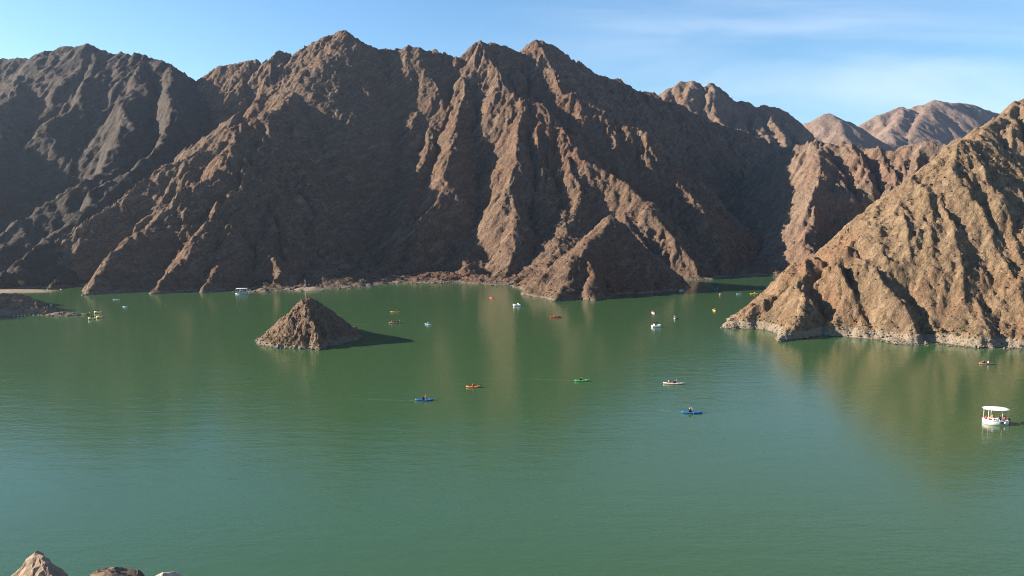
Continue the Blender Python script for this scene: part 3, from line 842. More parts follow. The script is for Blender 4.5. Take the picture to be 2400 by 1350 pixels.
bm = bmesh.new(); bmesh.ops.create_cone(bm, cap_ends=True, segments=14, radius1=0.13, radius2=0.115, depth=0.03); HATCH = bm_mesh('hatch', bm, False)
bm = bmesh.new()
for a, b in (((-0.07, -0.05, 0), (-0.07, -0.05, 0.05)), ((-0.07, 0.05, 0), (-0.07, 0.05, 0.05)), ((-0.07, -0.05, 0.05), (-0.07, 0.05, 0.05))): tube(bm, a, b, 0.012, n=6)
HANDLE = bm_mesh('carry_handle', bm)
bm = bmesh.new(); tube(bm, (0, -0.78, 0), (0, 0.78, 0), 0.016, n=8); SHAFT = bm_mesh('shaft', bm)
bm = bmesh.new()
loft(bm, [[(0.012, y, 0.01), (0.012 + 0.02, y, w), (-0.004, y, w * 1.02), (-0.012, y, 0), (-0.004, y, -w * 1.02), (0.012 + 0.02, y, -w)] for y, w in ((0.72, 0.02), (0.80, 0.07), (0.95, 0.095), (1.08, 0.085), (1.16, 0.04))])
BLADE = bm_mesh('blade', bm)
def paddle(a, b, label, shaft=STEEL, blade=BLACK):
    a = Vector(a); b = Vector(b); c = (a + b) / 2; d = (b - a).normalized()
    z = Vector((0, 0, 1)); x = d.cross(z).normalized() if abs(d.z) < 0.99 else Vector((1, 0, 0)); zz_ = x.cross(d)
    o = bpy.data.objects.new('paddle', None); o.empty_display_size = 0.2
    M = Matrix((x, d, zz_)).transposed().to_4x4(); M.translation = c
    link(o); o.matrix_world = M
    tag(o, label, 'paddle', 'kayak paddles')
    mob('shaft', SHAFT, o, shaft); mob('blade', BLADE, o, blade)
    q = mob('blade', BLADE, o, blade); q.rotation_euler = (R(180), 0, 0)
    return o
def kayak(px, py, L, rz, mat, label, crew=(), W=0.78, seatm=BLACK, cat='kayak', z=0.0, detail=True, loc=None):
    """crew: (offset along the hull, pose, shirt, vest, cap, label, paddle label or None)"""
    key = (L, W)
    if key not in HULL: HULL[key] = hull_mesh(L, W, 'kayak_hull')
    P = loc or wat(px, py)
    t = thing('kayak', (P[0], P[1], z), rz, label, cat, 'kayaks out on the lake')
    mob('hull', HULL[key], t, mat)
    xs = [c[0] for c in crew] or [-0.1]
    for x in xs: mob('seat', SEAT, t, seatm).location = (x, 0, 0)
    h = mob('hatch', HATCH, t, BLACK); h.location = (L * 0.36, 0, 0.285)
    h = mob('carry_handle', HANDLE, t, BLACK); h.location = (L * 0.46, 0, 0.29)
    h = mob('carry_handle', HANDLE, t, BLACK); h.location = (-L * 0.43, 0, 0.29)
    c, s = math.cos(R(rz)), math.sin(R(rz))
    def w_(x, y, zz): return (P[0] + c * x - s * y, P[1] + s * x + c * y, z + zz)
    for cr in crew:
        x, pose, shirt, vest, cap, plab, padlab = cr[:7]
        flip = len(cr) > 7 and cr[7]
        person(w_(x, 0, 0.10), rz, pose, plab, shirt, vest, cap, 'people in the boats', flip=flip)
        if padlab:
            f = -1 if flip else 1
            if pose == 'paddle': paddle(w_(x + 0.40, f * 0.30, 0.70), w_(x + 0.44, -f * 0.26, 0.40), padlab)
            else: paddle(w_(x + 0.42 - 0.5, 0.20, 0.36), w_(x + 0.42 + 0.5, 0.22, 0.37), padlab)
    return t

# ------------------------------------------------------------------ pedal boats
def pedal_mesh():
    bm = bmesh.new(); L, W = 2.6, 1.55; rings = []; N = 14
    for i in range(N + 1):
        t = -1 + 2 * i / N; a = abs(t)
        w = W / 2 * max(0.05, 1 - max(0, t) ** 3.5 * 0.55) * (1 - 0.12 * max(0, -t) ** 4)
        gun = 0.50 + 0.22 * max(0, t) ** 2; keel = -0.15 + 0.35 * max(0, t) ** 3
        rec = 0.34 if -0.72 < t < 0.42 else 0.0
        rings.append([(t * L / 2, y, zz) for y, zz in ((0, keel + 0.15), (w * 0.45, keel), (w * 0.85, keel + 0.04), (w, keel + 0.25), (w * 0.98, gun), (w * 0.84, gun + 0.03), (w * 0.76, gun - rec), (0, gun - rec + 0.02),
                      (-w * 0.76, gun - rec), (-w * 0.84, gun + 0.03), (-w * 0.98, gun), (-w, keel + 0.25), (-w * 0.85, keel + 0.04), (-w * 0.45, keel))])
    loft(bm, rings); return bm_mesh('pedal_hull', bm)
PEDAL = pedal_mesh()
bm = bmesh.new(); rbox(bm, (0, 0, 0.34), (0.46, 0.50, 0.16), 0.05); rbox(bm, (-0.26, 0, 0.62), (0.12, 0.48, 0.55), 0.05); PSEAT = bm_mesh('seat', bm)
bm = bmesh.new(); tube(bm, (0.62, 0, 0.30), (0.62, 0, 0.72), 0.02); tube(bm, (0.62, 0, 0.72), (0.48, 0, 0.76), 0.016); PTILL = bm_mesh('tiller', bm)
def arch_mesh():
    bm = bmesh.new()
    for x in (-0.75, 0.15):
        pts = [(x, 0.70 * math.cos(t), 0.5 + 1.05 * math.sin(t)) for t in [math.pi * i / 10 for i in range(11)]]
        for a, b in zip(pts[:-1], pts[1:]): tube(bm, a, b, 0.025, n=6)
    return bm_mesh('canopy_frame', bm)
ARCH = arch_mesh()
bm = bmesh.new()
q = [[bm.verts.new((x, 0.72 * math.cos(t), 0.5 + (1.07 + dz) * math.sin(t))) for t in [math.pi * (0.22 + 0.56 * i / 8) for i in range(9)]] for x, dz in ((-0.85, 0), (-0.3, 0.02), (0.3, 0))]
for A, B in zip(q[:-1], q[1:]):
    for i in range(8): bm.faces.new((A[i], A[i + 1], B[i + 1], B[i]))
bmesh.ops.solidify(bm, geom=bm.faces[:], thickness=0.03)
PCAN = bm_mesh('canopy', bm)
def pedal(px, py, rz, mat, label, crew=(), canopy=False, canopy_m=None, scale=1.0, seatm=None):
    P = wat(px, py)
    t = thing('pedal_boat', P, rz, label, 'pedal boat', 'pedal boats on the lake'); t.scale = (scale,) * 3
    mob('hull', PEDAL, t, mat)
    for y in (-0.33, 0.33): mob('seat', PSEAT, t, seatm or mat).location = (-0.35, y, 0)
    mob('tiller', PTILL, t, STEEL)
    if canopy:
        mob('canopy_frame', ARCH, t, canopy_m or STEEL); mob('canopy', PCAN, t, canopy_m)
    c, s = math.cos(R(rz)), math.sin(R(rz))
    for y, shirt, vest, plab in crew:
        x = -0.35 * scale; yy = y * scale
        person((P[0] + c * x - s * yy, P[1] + s * x + c * yy, 0.36 * scale), rz, 'bench', plab, shirt, vest, None, 'people in the boats')
    return t

# ------------------------------------------------------------------ tour boats
def oval(a, b, n=32): return [(a * math.copysign(abs(math.cos(2 * math.pi * i / n)) ** 0.85, math.cos(2 * math.pi * i / n)), b * math.copysign(abs(math.sin(2 * math.pi * i / n)) ** 0.85, math.sin(2 * math.pi * i / n))) for i in range(n)]
def round_boat(px, py, rz, label):
    P = wat(px, py); t = thing('tour_boat', P, rz, label, 'tour boat')
    A, B = 1.82, 1.28
    bm = bmesh.new()
    prof = ((0.80, -0.25), (0.97, -0.05), (1.02, 0.20), (1.02, 0.42), (1.0, 0.62), (0.96, 0.70), (0.90, 0.70), (0.87, 0.62), (0.86, 0.20))
    loft(bm, [[(x * k, y * k, z) for x, y in oval(A, B)] for k, z in prof]); mob('hull', bm_mesh('round_hull', bm), t, WHITE)
    bm = bmesh.new(); loft(bm, [[(x * k, y * k, z) for x, y in oval(A, B)] for k, z in ((1.03, 0.60), (1.045, 0.63), (1.03, 0.66))], False)
    bmesh.ops.solidify(bm, geom=bm.faces[:], thickness=0.02); mob('rub_rail', bm_mesh('rub_rail', bm), t, paint('pale_grey_trim', (0.62, 0.62, 0.60)))
    bm = bmesh.new(); R_ = [[(x * k, y * k, z) for x, y in oval(A, B)] for k, z in ((0.84, 0.22), (0.84, 0.46), (0.58, 0.46), (0.58, 0.22))]
    loft(bm, R_, False); mob('bench', bm_mesh('bench', bm), t, WHITE)
    bm = bmesh.new(); tube(bm, (0, 0, 0.2), (0, 0, 0.72), 0.05); bmesh.ops.create_cone(bm, cap_ends=True, segments=20, radius1=0.42, radius2=0.42, depth=0.04, matrix=Matrix.Translation((0, 0, 0.74))); mob('table', bm_mesh('table', bm, False), t, WHITE)
    for k in range(6):
        an = R(-22 + 60 * k + (8 if k % 2 else 0)); bm = bmesh.new()
        x, y = A * 0.93 * math.cos(an), B * 0.93 * math.sin(an)
        tube(bm, (x, y, 0.68), (x * 0.99, y * 0.99, 2.30), 0.032); mob('post', bm_mesh('post', bm), t, WHITE)
    bm = bmesh.new()
    loft(bm, [[(x * k, y * k, z) for x, y in oval(A * 1.02, B * 1.05)] for k, z in ((0.9, 2.28), (1.0, 2.30), (1.02, 2.34), (0.98, 2.39), (0.75, 2.46), (0.3, 2.50))])
    mob('canopy', bm_mesh('canopy', bm), t, WHITE)
    bm = bmesh.new(); rbox(bm, (A + 0.10, 0, 0.62), (0.34, 0.30, 0.42), 0.08); rbox(bm, (A + 0.16, 0, 0.15), (0.14, 0.12, 0.8), 0.03); mob('outboard_motor', bm_mesh('outboard_motor', bm), t, BLACK)
    bm = bmesh.new(); rbox(bm, (0.52, -B * 0.985, 0.40), (0.72, 0.14, 0.46), 0.04); mob('dark_opening', bm_mesh('dark_opening', bm), t, paint('opening_shade', (0.05, 0.05, 0.05)))  # dark panel: the shade of an open gap put in as colour
    bm = bmesh.new(); ball(bm, (0.86, -B * 1.0, 0.42), 0.20, (1, 0.7, 1)); mob('fender', bm_mesh('fender', bm), t, WHITE)
    c, s = math.cos(R(rz)), math.sin(R(rz))
    for an, shirt, vest, lab in ((165, 'black', 'red', 'passenger in red vest near the bow end of the round canopy boat'), (205, 'pink', None, 'passenger in pink at the left rim of the round canopy boat'),
                                 (238, 'white', None, 'passenger in white facing the table in the round canopy boat'), (95, 'tan', 'orange', 'passenger in orange vest at far rim of the round canopy boat'),
                                 (40, 'black', None, 'passenger in black at far right rim of the round canopy boat'), (-8, 'black', 'red', 'helmsman in dark red beside the outboard motor of the round boat')):
        x, y = A * 0.70 * math.cos(R(an)), B * 0.70 * math.sin(R(an))
        person((P[0] + c * x - s * y, P[1] + s * x + c * y, 0.44), rz + an + 180, 'bench', lab, shirt, vest, None, 'people in the boats')
    return t
def flat_boat(px, py, rz, label):
    P = wat(px, py); t = thing('tour_boat', P, rz, label, 'tour boat')
    L, W = 4.6, 2.1; pale = paint('pale_blue_grey', (0.36, 0.44, 0.50))
    for y in (-0.72, 0.72):
        bm = bmesh.new(); loft(bm, [[(x, y + r * math.cos(a), 0.10 + dz + r * math.sin(a)) for a in [2 * math.pi * i / 12 for i in range(12)]] for x, r, dz in ((-L / 2, 0.24, 0), (L * 0.36, 0.25, 0), (L * 0.46, 0.18, 0.06), (L * 0.5, 0.05, 0.14))])
        mob('pontoon', bm_mesh('pontoon', bm), t, pale)
    bm = bmesh.new(); rbox(bm, (0, 0, 0.42), (L * 0.94, W, 0.12), 0.03); mob('deck', bm_mesh('deck', bm), t, pale)
    bm = bmesh.new()
    for y in (-W / 2 + 0.03, W / 2 - 0.03): rbox(bm, (0, y, 0.72), (L * 0.9, 0.04, 0.5), 0.01)
    rbox(bm, (-L * 0.45, 0, 0.72), (0.04, W * 0.9, 0.5), 0.01); mob('side_panel', bm_mesh('side_panel', bm), t, pale)
    for x in (-2.1, -0.7, 0.7, 2.1):
        for y in (-0.95, 0.95):
            bm = bmesh.new(); tube(bm, (x, y, 0.45), (x, y, 2.2), 0.03); mob('post', bm_mesh('post', bm), t, WHITE)
    bm = bmesh.new(); rbox(bm, (0, 0, 2.24), (L * 0.92, W * 1.06, 0.09), 0.035); mob('canopy', bm_mesh('canopy', bm), t, WHITE)
    for x in (-1.4, -0.2, 1.0):
        bm = bmesh.new(); rbox(bm, (x, 0, 0.66), (0.42, 1.5, 0.14), 0.03); rbox(bm, (x - 0.24, 0, 0.95), (0.08, 1.5, 0.5), 0.03); mob('bench', bm_mesh('bench', bm), t, paint('navy_bench', (0.03, 0.04, 0.08)))
    c, s = math.cos(R(rz)), math.sin(R(rz))
    for (x, y), sh in zip(((-1.4, -0.45), (-0.2, 0.3), (1.0, -0.4)), ('black', 'navy', 'grey')):
        person((P[0] + c * x - s * y, P[1] + s * x + c * y, 0.68), rz, 'bench', {'black': 'passenger in black on the rear bench of the flat roofed boat', 'navy': 'passenger in navy on the middle bench of the flat roofed boat', 'grey': 'passenger in grey on the front bench of the flat roofed boat'}[sh], sh, None, None, 'people in the boats')

# ------------------------------------------------------------------ fleet
kayak(995, 939, 3.2, 4, BLUE, 'dark blue kayak with one paddler, nearest boat left of the orange one',
      [(-0.25, 'paddle', 'black', 'black', None, 'paddler in black in the dark blue kayak left of the orange one', 'black paddle raised over the dark blue kayak left of the orange one')])
kayak(1110, 908, 2.8, 3, ORANGE, 'bright orange wide kayak with a figure sitting amidships', [(-0.05, 'flat', 'black', 'red', None, 'dark figure sitting in the bright orange wide kayak', 'black paddle lying along the bright orange wide kayak')], W=0.98)
kayak(1364, 893.5, 2.9, 8, GREEN, 'bright green kayak trailing a long wake', [(-0.35, 'paddle', 'black', None, None, 'paddler in black in the bright green kayak', None)])
kayak(1579, 900, 4.0, -7, ROSE, 'white and pink tandem kayak above the blue one', [(-0.95, 'flat', 'pink', None, None, 'rear paddler in pink in the white tandem kayak', None), (0.15, 'paddle', 'black', 'black', None, 'front paddler in black in the white tandem kayak', 'black paddle raised over the white tandem kayak')], W=0.84, seatm=BLACK)
kayak(1622, 968.5, 3.4, -3, BLUE, 'blue kayak whose paddler wears a white cap', [(-0.35, 'paddle', 'black', 'black', 'white', 'paddler in black with a white cap in the blue kayak', 'black paddle held by the paddler in the white cap')])
kayak(2312, 854, 3.0, 172, PINKB, 'faded brown kayak with two people near the right shore', [(-0.35, 'flat', 'pink', 'white', None, 'person in pale clothes in the faded brown kayak near the right shore', None), (0.55, 'paddle', 'black', None, None, 'person in black in the faded brown kayak near the right shore', 'paddle reaching out from the faded brown kayak near the right shore')], W=0.82)
kayak(927, 732, 3.2, 183, YELLOW, 'orange yellow kayak with two dark paddlers right of the islet', [(-0.75, 'paddle', 'black', None, None, 'rear dark paddler in the orange yellow kayak right of the islet', None), (0.3, 'flat', 'black', None, None, 'front dark paddler in the orange yellow kayak right of the islet', None)])
kayak(927, 757.5, 3.9, 5, PINKB, 'dull pink kayak carrying three people with a long white wake', [(-1.1, 'flat', 'pink', None, None, 'rear of three people in the dull pink kayak', None), (-0.1, 'paddle', 'black', None, None, 'middle of three people in the dull pink kayak', None), (0.8, 'paddle', 'black', 'black', None, 'front of three people in the dull pink kayak', 'paddle raised at the front of the dull pink kayak')], W=0.84)
kayak(1004, 761, 2.4, -25, LBLUE, 'light blue kayak following the wake of the dull pink kayak', [(-0.25, 'paddle', 'white', None, None, 'paddler in white in the light blue kayak beside the dull pink one', None)])
kayak(1152, 699, 2.6, 130, RED, 'small red kayak seen at an angle near the middle of the far water', [(-0.1, 'flat', 'red', 'red', None, 'person in red in the small red kayak of the far water', None)])
kayak(1303, 744.5, 3.8, 184, RED, 'long red tandem kayak below the dark rocky point', [(-0.9, 'flat', 'black', None, None, 'rear paddler in black in the long red tandem kayak', None), (0.2, 'paddle', 'black', 'red', None, 'front paddler in a red vest in the long red tandem kayak', 'paddle held over the long red tandem kayak')], W=0.84)
kayak(1531, 734, 3.0, 96, WHITE, 'white kayak seen end on with a paddler in red', [(-0.2, 'paddle', 'red', 'red', None, 'paddler in red in the white kayak seen end on', 'paddle spread across the white kayak seen end on')])
kayak(1582, 747, 3.0, 78, GREY, 'grey kayak seen end on between the white pedal boat and the yellow kayak', [(-0.2, 'paddle', 'grey', None, 'white', 'paddler in grey with white cap in the grey kayak', 'paddle dipped beside the grey kayak')])
kayak(1674, 728, 3.0, 92, YELLOW, 'yellow kayak seen end on beside the tip of the near hill', [(-0.2, 'paddle', 'tan', 'orange', None, 'paddler in an orange vest in the yellow kayak seen end on', 'paddle lifted high over the yellow kayak seen end on', True)])
kayak(1597, 681.5, 2.4, 30, MINT, 'pale mint kayak under the shaded far shore', [(-0.3, 'flat', 'white', None, None, 'person in white in the pale mint kayak', None)])
kayak(1677, 676, 2.6, 10, BLUE, 'deep blue kayak in the shade of the far shore', [(-0.1, 'flat', 'navy', None, None, 'person in navy in the deep blue kayak under the far shore', None)])
kayak(1688, 691, 2.6, 60, CREAM, 'cream and orange kayak at an angle below the deep blue one', [(-0.2, 'flat', 'orange', None, None, 'person in orange in the cream and orange kayak', None)])
kayak(1733, 690, 2.6, 178, LBLUE, 'light blue kayak between the cream and the long yellow kayaks', [(-0.6, 'paddle', 'black', None, None, 'paddler at the stern of the light blue kayak next to the long yellow one', None)])
kayak(1768, 689, 3.6, 182, YELLOW, 'long yellow kayak nearest the slope of the near hill', [(-0.1, 'flat', 'tan', 'orange', None, 'person sitting amidships in the long yellow kayak by the near hill', None)])
kayak(119, 717, 2.4, 120, LBLUE, 'light blue kayak beside the dark mound', [(-0.2, 'flat', 'white', None, None, 'person in white in the light blue kayak beside the dark mound', None)])
kayak(273, 702.5, 2.4, 205, WHITE, 'white kayak with a thin wake below the left mountain', [(-0.45, 'paddle', 'black', None, None, 'paddler in black at the stern of the white kayak under the left mountain', None)])
kayak(294, 720, 2.4, -20, LBLUE, 'light blue kayak right of the three yellow pedal boats', [(-0.4, 'paddle', 'navy', None, None, 'paddler in navy in the light blue kayak right of the yellow pedal boats', None)])
pb = wat(127, 683); kayak(0, 0, 3.0, 12, ORANGE, 'orange kayak pulled up empty on the tip of the sand bar', loc=(pb[0], pb[1], 0), z=0.14)
pedal(215, 748.5, -92, PALEY, 'pale yellow pedal boat nearest of the three, with dark riders', [(-0.33, 'black', 'black', 'left dark rider in the nearest yellow pedal boat'), (0.33, 'black', None, 'right dark rider in the nearest yellow pedal boat')], scale=0.98)
pedal(233, 745, -78, PALEY, 'pale yellow pedal boat in the middle, with riders in dull red', [(-0.33, 'pink', None, 'rider in dull pink in the middle yellow pedal boat'), (0.33, 'red', 'red', 'rider in red in the middle yellow pedal boat')], scale=0.95)
pedal(229, 733.5, -90, PALEY, 'pale yellow pedal boat farthest of the three, with dark riders', [(-0.33, 'black', None, 'left dark rider in the farthest yellow pedal boat'), (0.33, 'black', 'black', 'right dark rider in the farthest yellow pedal boat')], scale=1.0)
pedal(1538, 766.5, 8, WHITE, 'white pedal boat with an arched canopy frame over two dark riders', [(-0.33, 'black', None, 'near dark rider under the arched canopy of the white pedal boat'), (0.33, 'black', 'black', 'far dark rider under the arched canopy of the white pedal boat')], canopy=True, canopy_m=paint('grey_canopy', (0.16, 0.17, 0.17)))
pedal(1211, 717, 188, WHITE, 'open white pedal boat left of the dark rocky point', [(-0.33, 'white', 'white', 'rider in white in the open white pedal boat')], scale=1.0)
round_boat(2333, 992, -10, 'white round boat with an oval white canopy and passengers')
flat_boat(567, 689, 4, 'pale flat roofed tour boat by the scrubby far shore')
sa = near.hit(1889, 793) or wat(1889, 800); sb_ = near.hit(1899, 789) or wat(1898, 797)
person((sa[0], sa[1] - 0.3, sa[2] - 0.05), -80, 'flat', 'person in an orange vest at the foot of the near hill, the lower of two', 'orange', 'orange', 'orange', 'people on the near hill shore')
person((sb_[0], sb_[1] - 0.3, sb_[2] - 0.05), -95, 'flat', 'person in orange sitting on rocks of the near hill, the upper of two', 'orange', 'orange', None, 'people on the near hill shore')

# ------------------------------------------------------------------ wakes: low ripples trailing the boats
def wake_mat():
    m, n, l, b = new_mat('wake_ripple')
    b.inputs['Base Color'].default_value = (0.30, 0.40, 0.34, 1); b.inputs['Roughness'].default_value = 0.35
    t = n.new('ShaderNodeTexNoise'); t.inputs['Scale'].default_value = 1.6; t.inputs['Detail'].default_value = 4
    g = n.new('ShaderNodeNewGeometry'); l.new(g.outputs['Position'], t.inputs['Vector'])
    r = n.new('ShaderNodeMapRange'); r.inputs[1].default_value = 0.40; r.inputs[2].default_value = 0.70; r.inputs[3].default_value = 0.0; r.inputs[4].default_value = 0.26
    l.new(t.outputs['Fac'], r.inputs[0]); l.new(r.outputs[0], b.inputs['Alpha'])
    return m
M_WAKE = wake_mat()
def wake(pixels, w0=0.25, w1=0.5):
    P = [Vector(wat(*p)) for p in pixels]
    pts = []
    for a, b in zip(P[:-1], P[1:]):
        n = max(2, int((b - a).length / 1.2))
        pts += [a.lerp(b, i / n) for i in range(n)]
    pts.append(P[-1]); n = len(pts); vs = []; fs = []
    for i, p in enumerate(pts):
        d = (pts[min(i + 1, n - 1)] - pts[max(i - 1, 0)]).normalized(); s = Vector((-d.y, d.x, 0))
        g = i / (n - 1); w = (w0 + (w1 - w0) * g) * (1 - 0.9 * g ** 4) * rng_.uniform(0.55, 1.2)
        p = p + s * rng_.uniform(-0.12, 0.12)
        for k, z in ((-1, 0.006), (-0.3, 0.03), (0.3, 0.03), (1, 0.006)): vs.append(tuple(p + s * (k * w) + Vector((0, 0, z))))
        if i:
            a = 4 * (i - 1)
            for k in range(3): fs.append((a + k, a + k + 1, a + k + 5, a + k + 4))
    me = bpy.data.meshes.new('wake'); me.from_pydata(vs, [], fs); me.materials.append(M_WAKE)
    o = bpy.data.objects.new('wake', me); o['kind'] = 'stuff'; COL.objects.link(o)
wake([(913, 758.5), (880, 759.5), (848, 760.5), (830, 761)], 0.25, 0.4)
wake([(996, 761.5), (975, 760), (945, 759)], 0.2, 0.3)
wake([(1346, 892), (1280, 889), (1200, 888), (1120, 885)], 0.18, 0.35)
wake([(974, 938), (940, 938.5), (890, 936), (820, 934)], 0.2, 0.35)
wake([(1596, 967), (1570, 965), (1545, 960)], 0.18, 0.35)
wake([(279, 702), (300, 702.5), (330, 703)], 0.25, 0.35)
wake([(300, 720), (318, 723), (345, 727)], 0.2, 0.3)
wake([(1527, 735), (1510, 736)], 0.15, 0.25)
wake([(1578, 748), (1560, 750), (1540, 752)], 0.15, 0.25)
wake([(1526, 767), (1510, 767.5), (1490, 768)], 0.2, 0.3)
wake([(1672, 731), (1650, 733)], 0.15, 0.25)
wake([(1676, 729), (1690, 731)], 0.15, 0.2)
wake([(1223, 716.5), (1245, 717.5)], 0.2, 0.3)

# ------------------------------------------------------------------ swim-line buoys
bm = bmesh.new(); ball(bm, (0, 0, 0.05), 0.22, (1, 1, 0.85), 12, 8); BUOY = bm_mesh('buoy_float', bm)
bm = bmesh.new(); tube(bm, (0, 0, 0.22), (0, 0, 0.32), 0.04, 0.03, 8); BTOP = bm_mesh('buoy_eye', bm)
def buoy(px, py, mat, label, sc_=1.0):
    t = thing('buoy', wat(px, py), 0, label, 'buoy', 'buoys of the swim line by the spit'); t.scale = (sc_,) * 3
    mob('float', BUOY, t, mat); mob('eye', BTOP, t, BLACK)
for px in (24, 33, 42, 50, 58, 78, 90, 103): buoy(px, 740 - (px - 24) * 0.02, WHITE, 'small white buoy in the line along the dark mound', 0.75)
buoy(68, 738.5, RED, 'red buoy in the line along the dark mound', 1.1)
buoy(115, 738, ORANGE, 'pale orange buoy where the mound meets the spit', 0.9)
buoy(182, 737.5, WHITE, 'white buoy off the tip of the stony spit', 0.9)
buoy(211, 732.5, PINKB, 'dull pink buoy behind the nearest yellow pedal boat', 1.0)
buoy(143, 678.5, WHITE, 'white buoy off the tip of the sand bar', 1.3)
buoy(111, 679.5, MINT, 'pale green buoy above the sand bar', 1.2)

# ------------------------------------------------------------------ sand bar and gravel bank
M_SAND = rock_mat('bar_sand', (0.13, 0.10, 0.07), (0.21, 0.165, 0.11), (0.28, 0.225, 0.155), band=(0.20, 0.17, 0.13), band_z=0.2, grain=2.0, bump=0.3)
bar = Relief(-260, -175, 300, 352, 0.4, 103); bar.warp(1.0, 9, 2)
bar.ridge([(*wat(-300, 684)[:2], 0.7), (*wat(-60, 684)[:2], 0.8), (*wat(40, 684)[:2], 0.55), (*wat(100, 684)[:2], 0.3), (*wat(124, 683)[:2], 0.12)], 0.055, 0.075)
bar.rough(3, 3, 0.04); bar.build('beach', M_SAND, low=-0.3)
bank = Relief(-112, -60, 318, 352, 0.4, 107); bank.warp(0.8, 8, 2)
bank.ridge([(*wat(690, 681)[:2], 0.15), (*wat(712, 680)[:2], 1.2), (*wat(735, 680)[:2], 1.2), (*wat(756, 680)[:2], 0.3)], 0.22, 0.3)
bank.rough(2, 3, 0.05); bank.build('beach', M_SAND, low=-0.3)

# ------------------------------------------------------------------ plants
def leaf_mat(name, c, var=0.35):
    m = plain(name, c, 0.6, 0.25, var, 1.3); return m
M_SHRUB = leaf_mat('shrub_leaf', (0.075, 0.085, 0.045)); M_SHRUB2 = leaf_mat('shrub_leaf_green', (0.060, 0.090, 0.030)); M_TREE = leaf_mat('acacia_leaf', (0.16, 0.15, 0.035)); M_DRY = leaf_mat('dry_reed', (0.19, 0.155, 0.07)); M_STEM = plain('stem_bark', (0.10, 0.07, 0.05), 0.9)
def foliage_mesh(name, w, h, n, seed, z0=0.15, leaf=0.16):
    r = random.Random(seed); vs = []; fs = []
    lumps = [(r.uniform(-0.35, 0.35) * w, r.uniform(-0.35, 0.35) * w, z0 + h * r.uniform(0.2, 0.75), r.uniform(0.2, 0.38)) for _ in range(7)]
    for _ in range(n):
        cx, cy, cz, cr_ = r.choice(lumps)
        while True:
            d = Vector((r.uniform(-1, 1), r.uniform(-1, 1), r.uniform(-1, 1)))
            if 0.3 < d.length < 1: break
        p = Vector((cx + d.x * cr_ * w, cy + d.y * cr_ * w, max(0.03, cz + d.z * cr_ * h)))
        u = Vector((r.gauss(0, 1), r.gauss(0, 1), r.gauss(0, 1))).normalized(); v = u.orthogonal().normalized(); l_ = leaf * r.uniform(0.6, 1.4)
        b = len(vs); vs += [tuple(p - u * l_), tuple(p + v * l_ * 0.45), tuple(p + u * l_), tuple(p - v * l_ * 0.45)]; fs.append((b, b + 1, b + 2, b + 3))
    me = bpy.data.meshes.new(name); me.from_pydata(vs, [], fs); return me
def stem_mesh(h, seed, nb=5, r0=0.05):
    r = random.Random(seed); bm = bmesh.new()
    for k in range(nb):
        a = r.uniform(0, 6.28); s = r.uniform(0.15, 0.4) * h
        m = Vector((math.cos(a) * s * 0.4, math.sin(a) * s * 0.4, h * 0.45)); e = Vector((math.cos(a) * s, math.sin(a) * s, h * r.uniform(0.7, 0.95)))
        tube(bm, (0, 0, -0.1), m, r0, r0 * 0.7, 6); tube(bm, m, e, r0 * 0.7, r0 * 0.3, 6)
    return bm_mesh('stem', bm)
FOL = [foliage_mesh('shrub_foliage', 1.7, 1.2, 260, s) for s in (1, 2, 3)]; STM = [stem_mesh(1.2, s) for s in (1, 2)]
def shrub(P, sc_, mat, label, group, k=0, name='shrub'):
    t = thing(name, P, rng_.uniform(0, 360), label, 'shrub', group); t.scale = (sc_, sc_, sc_ * rng_.uniform(0.8, 1.1))
    mob('foliage', FOL[k % 3], t, mat); mob('stem', STM[k % 2], t, M_STEM)
for k, (px, py, s) in enumerate([(546, 676, .8), (556, 675, .8), (566, 674, .8), (576, 677, 1.0), (592, 670, 1.3), (601, 667, 0.9), (607, 660.5, 0.9), (622, 669, 1.2), (626, 662.5, 1.2), (643, 662, 1.2), (633, 665, 0.8), (661, 665.5, 1.0), (586, 674, .8), (614, 666, .7)]):
    P = main.hit(px, py) or wat(px, py)
    lab = ('leftmost low shrub on the bank behind the flat roofed boat', 'small shrub second from the left on the bank behind the flat roofed boat', 'small shrub directly above the flat roofed boat', 'rounder shrub just right of the flat roofed boat',
           'largest grey green shrub on the bank right of the flat roofed boat', 'small shrub upslope of the largest one on the far bank', 'highest small shrub on the far bank above the large ones', 'large low shrub at the middle of the far bank shrubs',
           'large shrub standing upslope in the middle of the far bank', 'large shrub high on the bank, left of the rightmost one', 'small shrub between the large middle shrubs of the far bank', 'rightmost shrub of the far bank, left of the flagpole',
           'small shrub at the water side below the largest one', 'small shrub squeezed between two large ones on the far bank')[k]
    shrub((P[0], P[1], P[2] - 0.05), s, M_SHRUB, lab, 'shrubs on the far left bench', k)
for k, (px, py, s, lab) in enumerate([(2181, 785, 1.1, 'dark green shrub at the foot of the near hill, leftmost of four'), (2212, 779, 0.8, 'dull olive shrub at the foot of the near hill between greener ones'), (2255, 778, 0.8, 'green shrub on the near hill highest above the pale band'), (2242, 787, 0.7, 'grey shrub on the pale band of the near hill')]):
    P = near.hit(px, py)
    if P: shrub((P[0], P[1], P[2] - 0.05), s, M_SHRUB2, lab, 'shrubs at the foot of the near hill', k)
P = left.hit(52, 671) or wat(52, 671)
t = thing('tree', (P[0], P[1], P[2] - 0.1), 40, 'yellow green acacia tree at the far left shore above the sand bar', 'tree')
mob('crown', foliage_mesh('acacia_crown', 2.6, 2.2, 600, 9, 0.7, 0.15), t, M_TREE); mob('trunk', stem_mesh(2.2, 9, 6, 0.10), t, M_STEM)
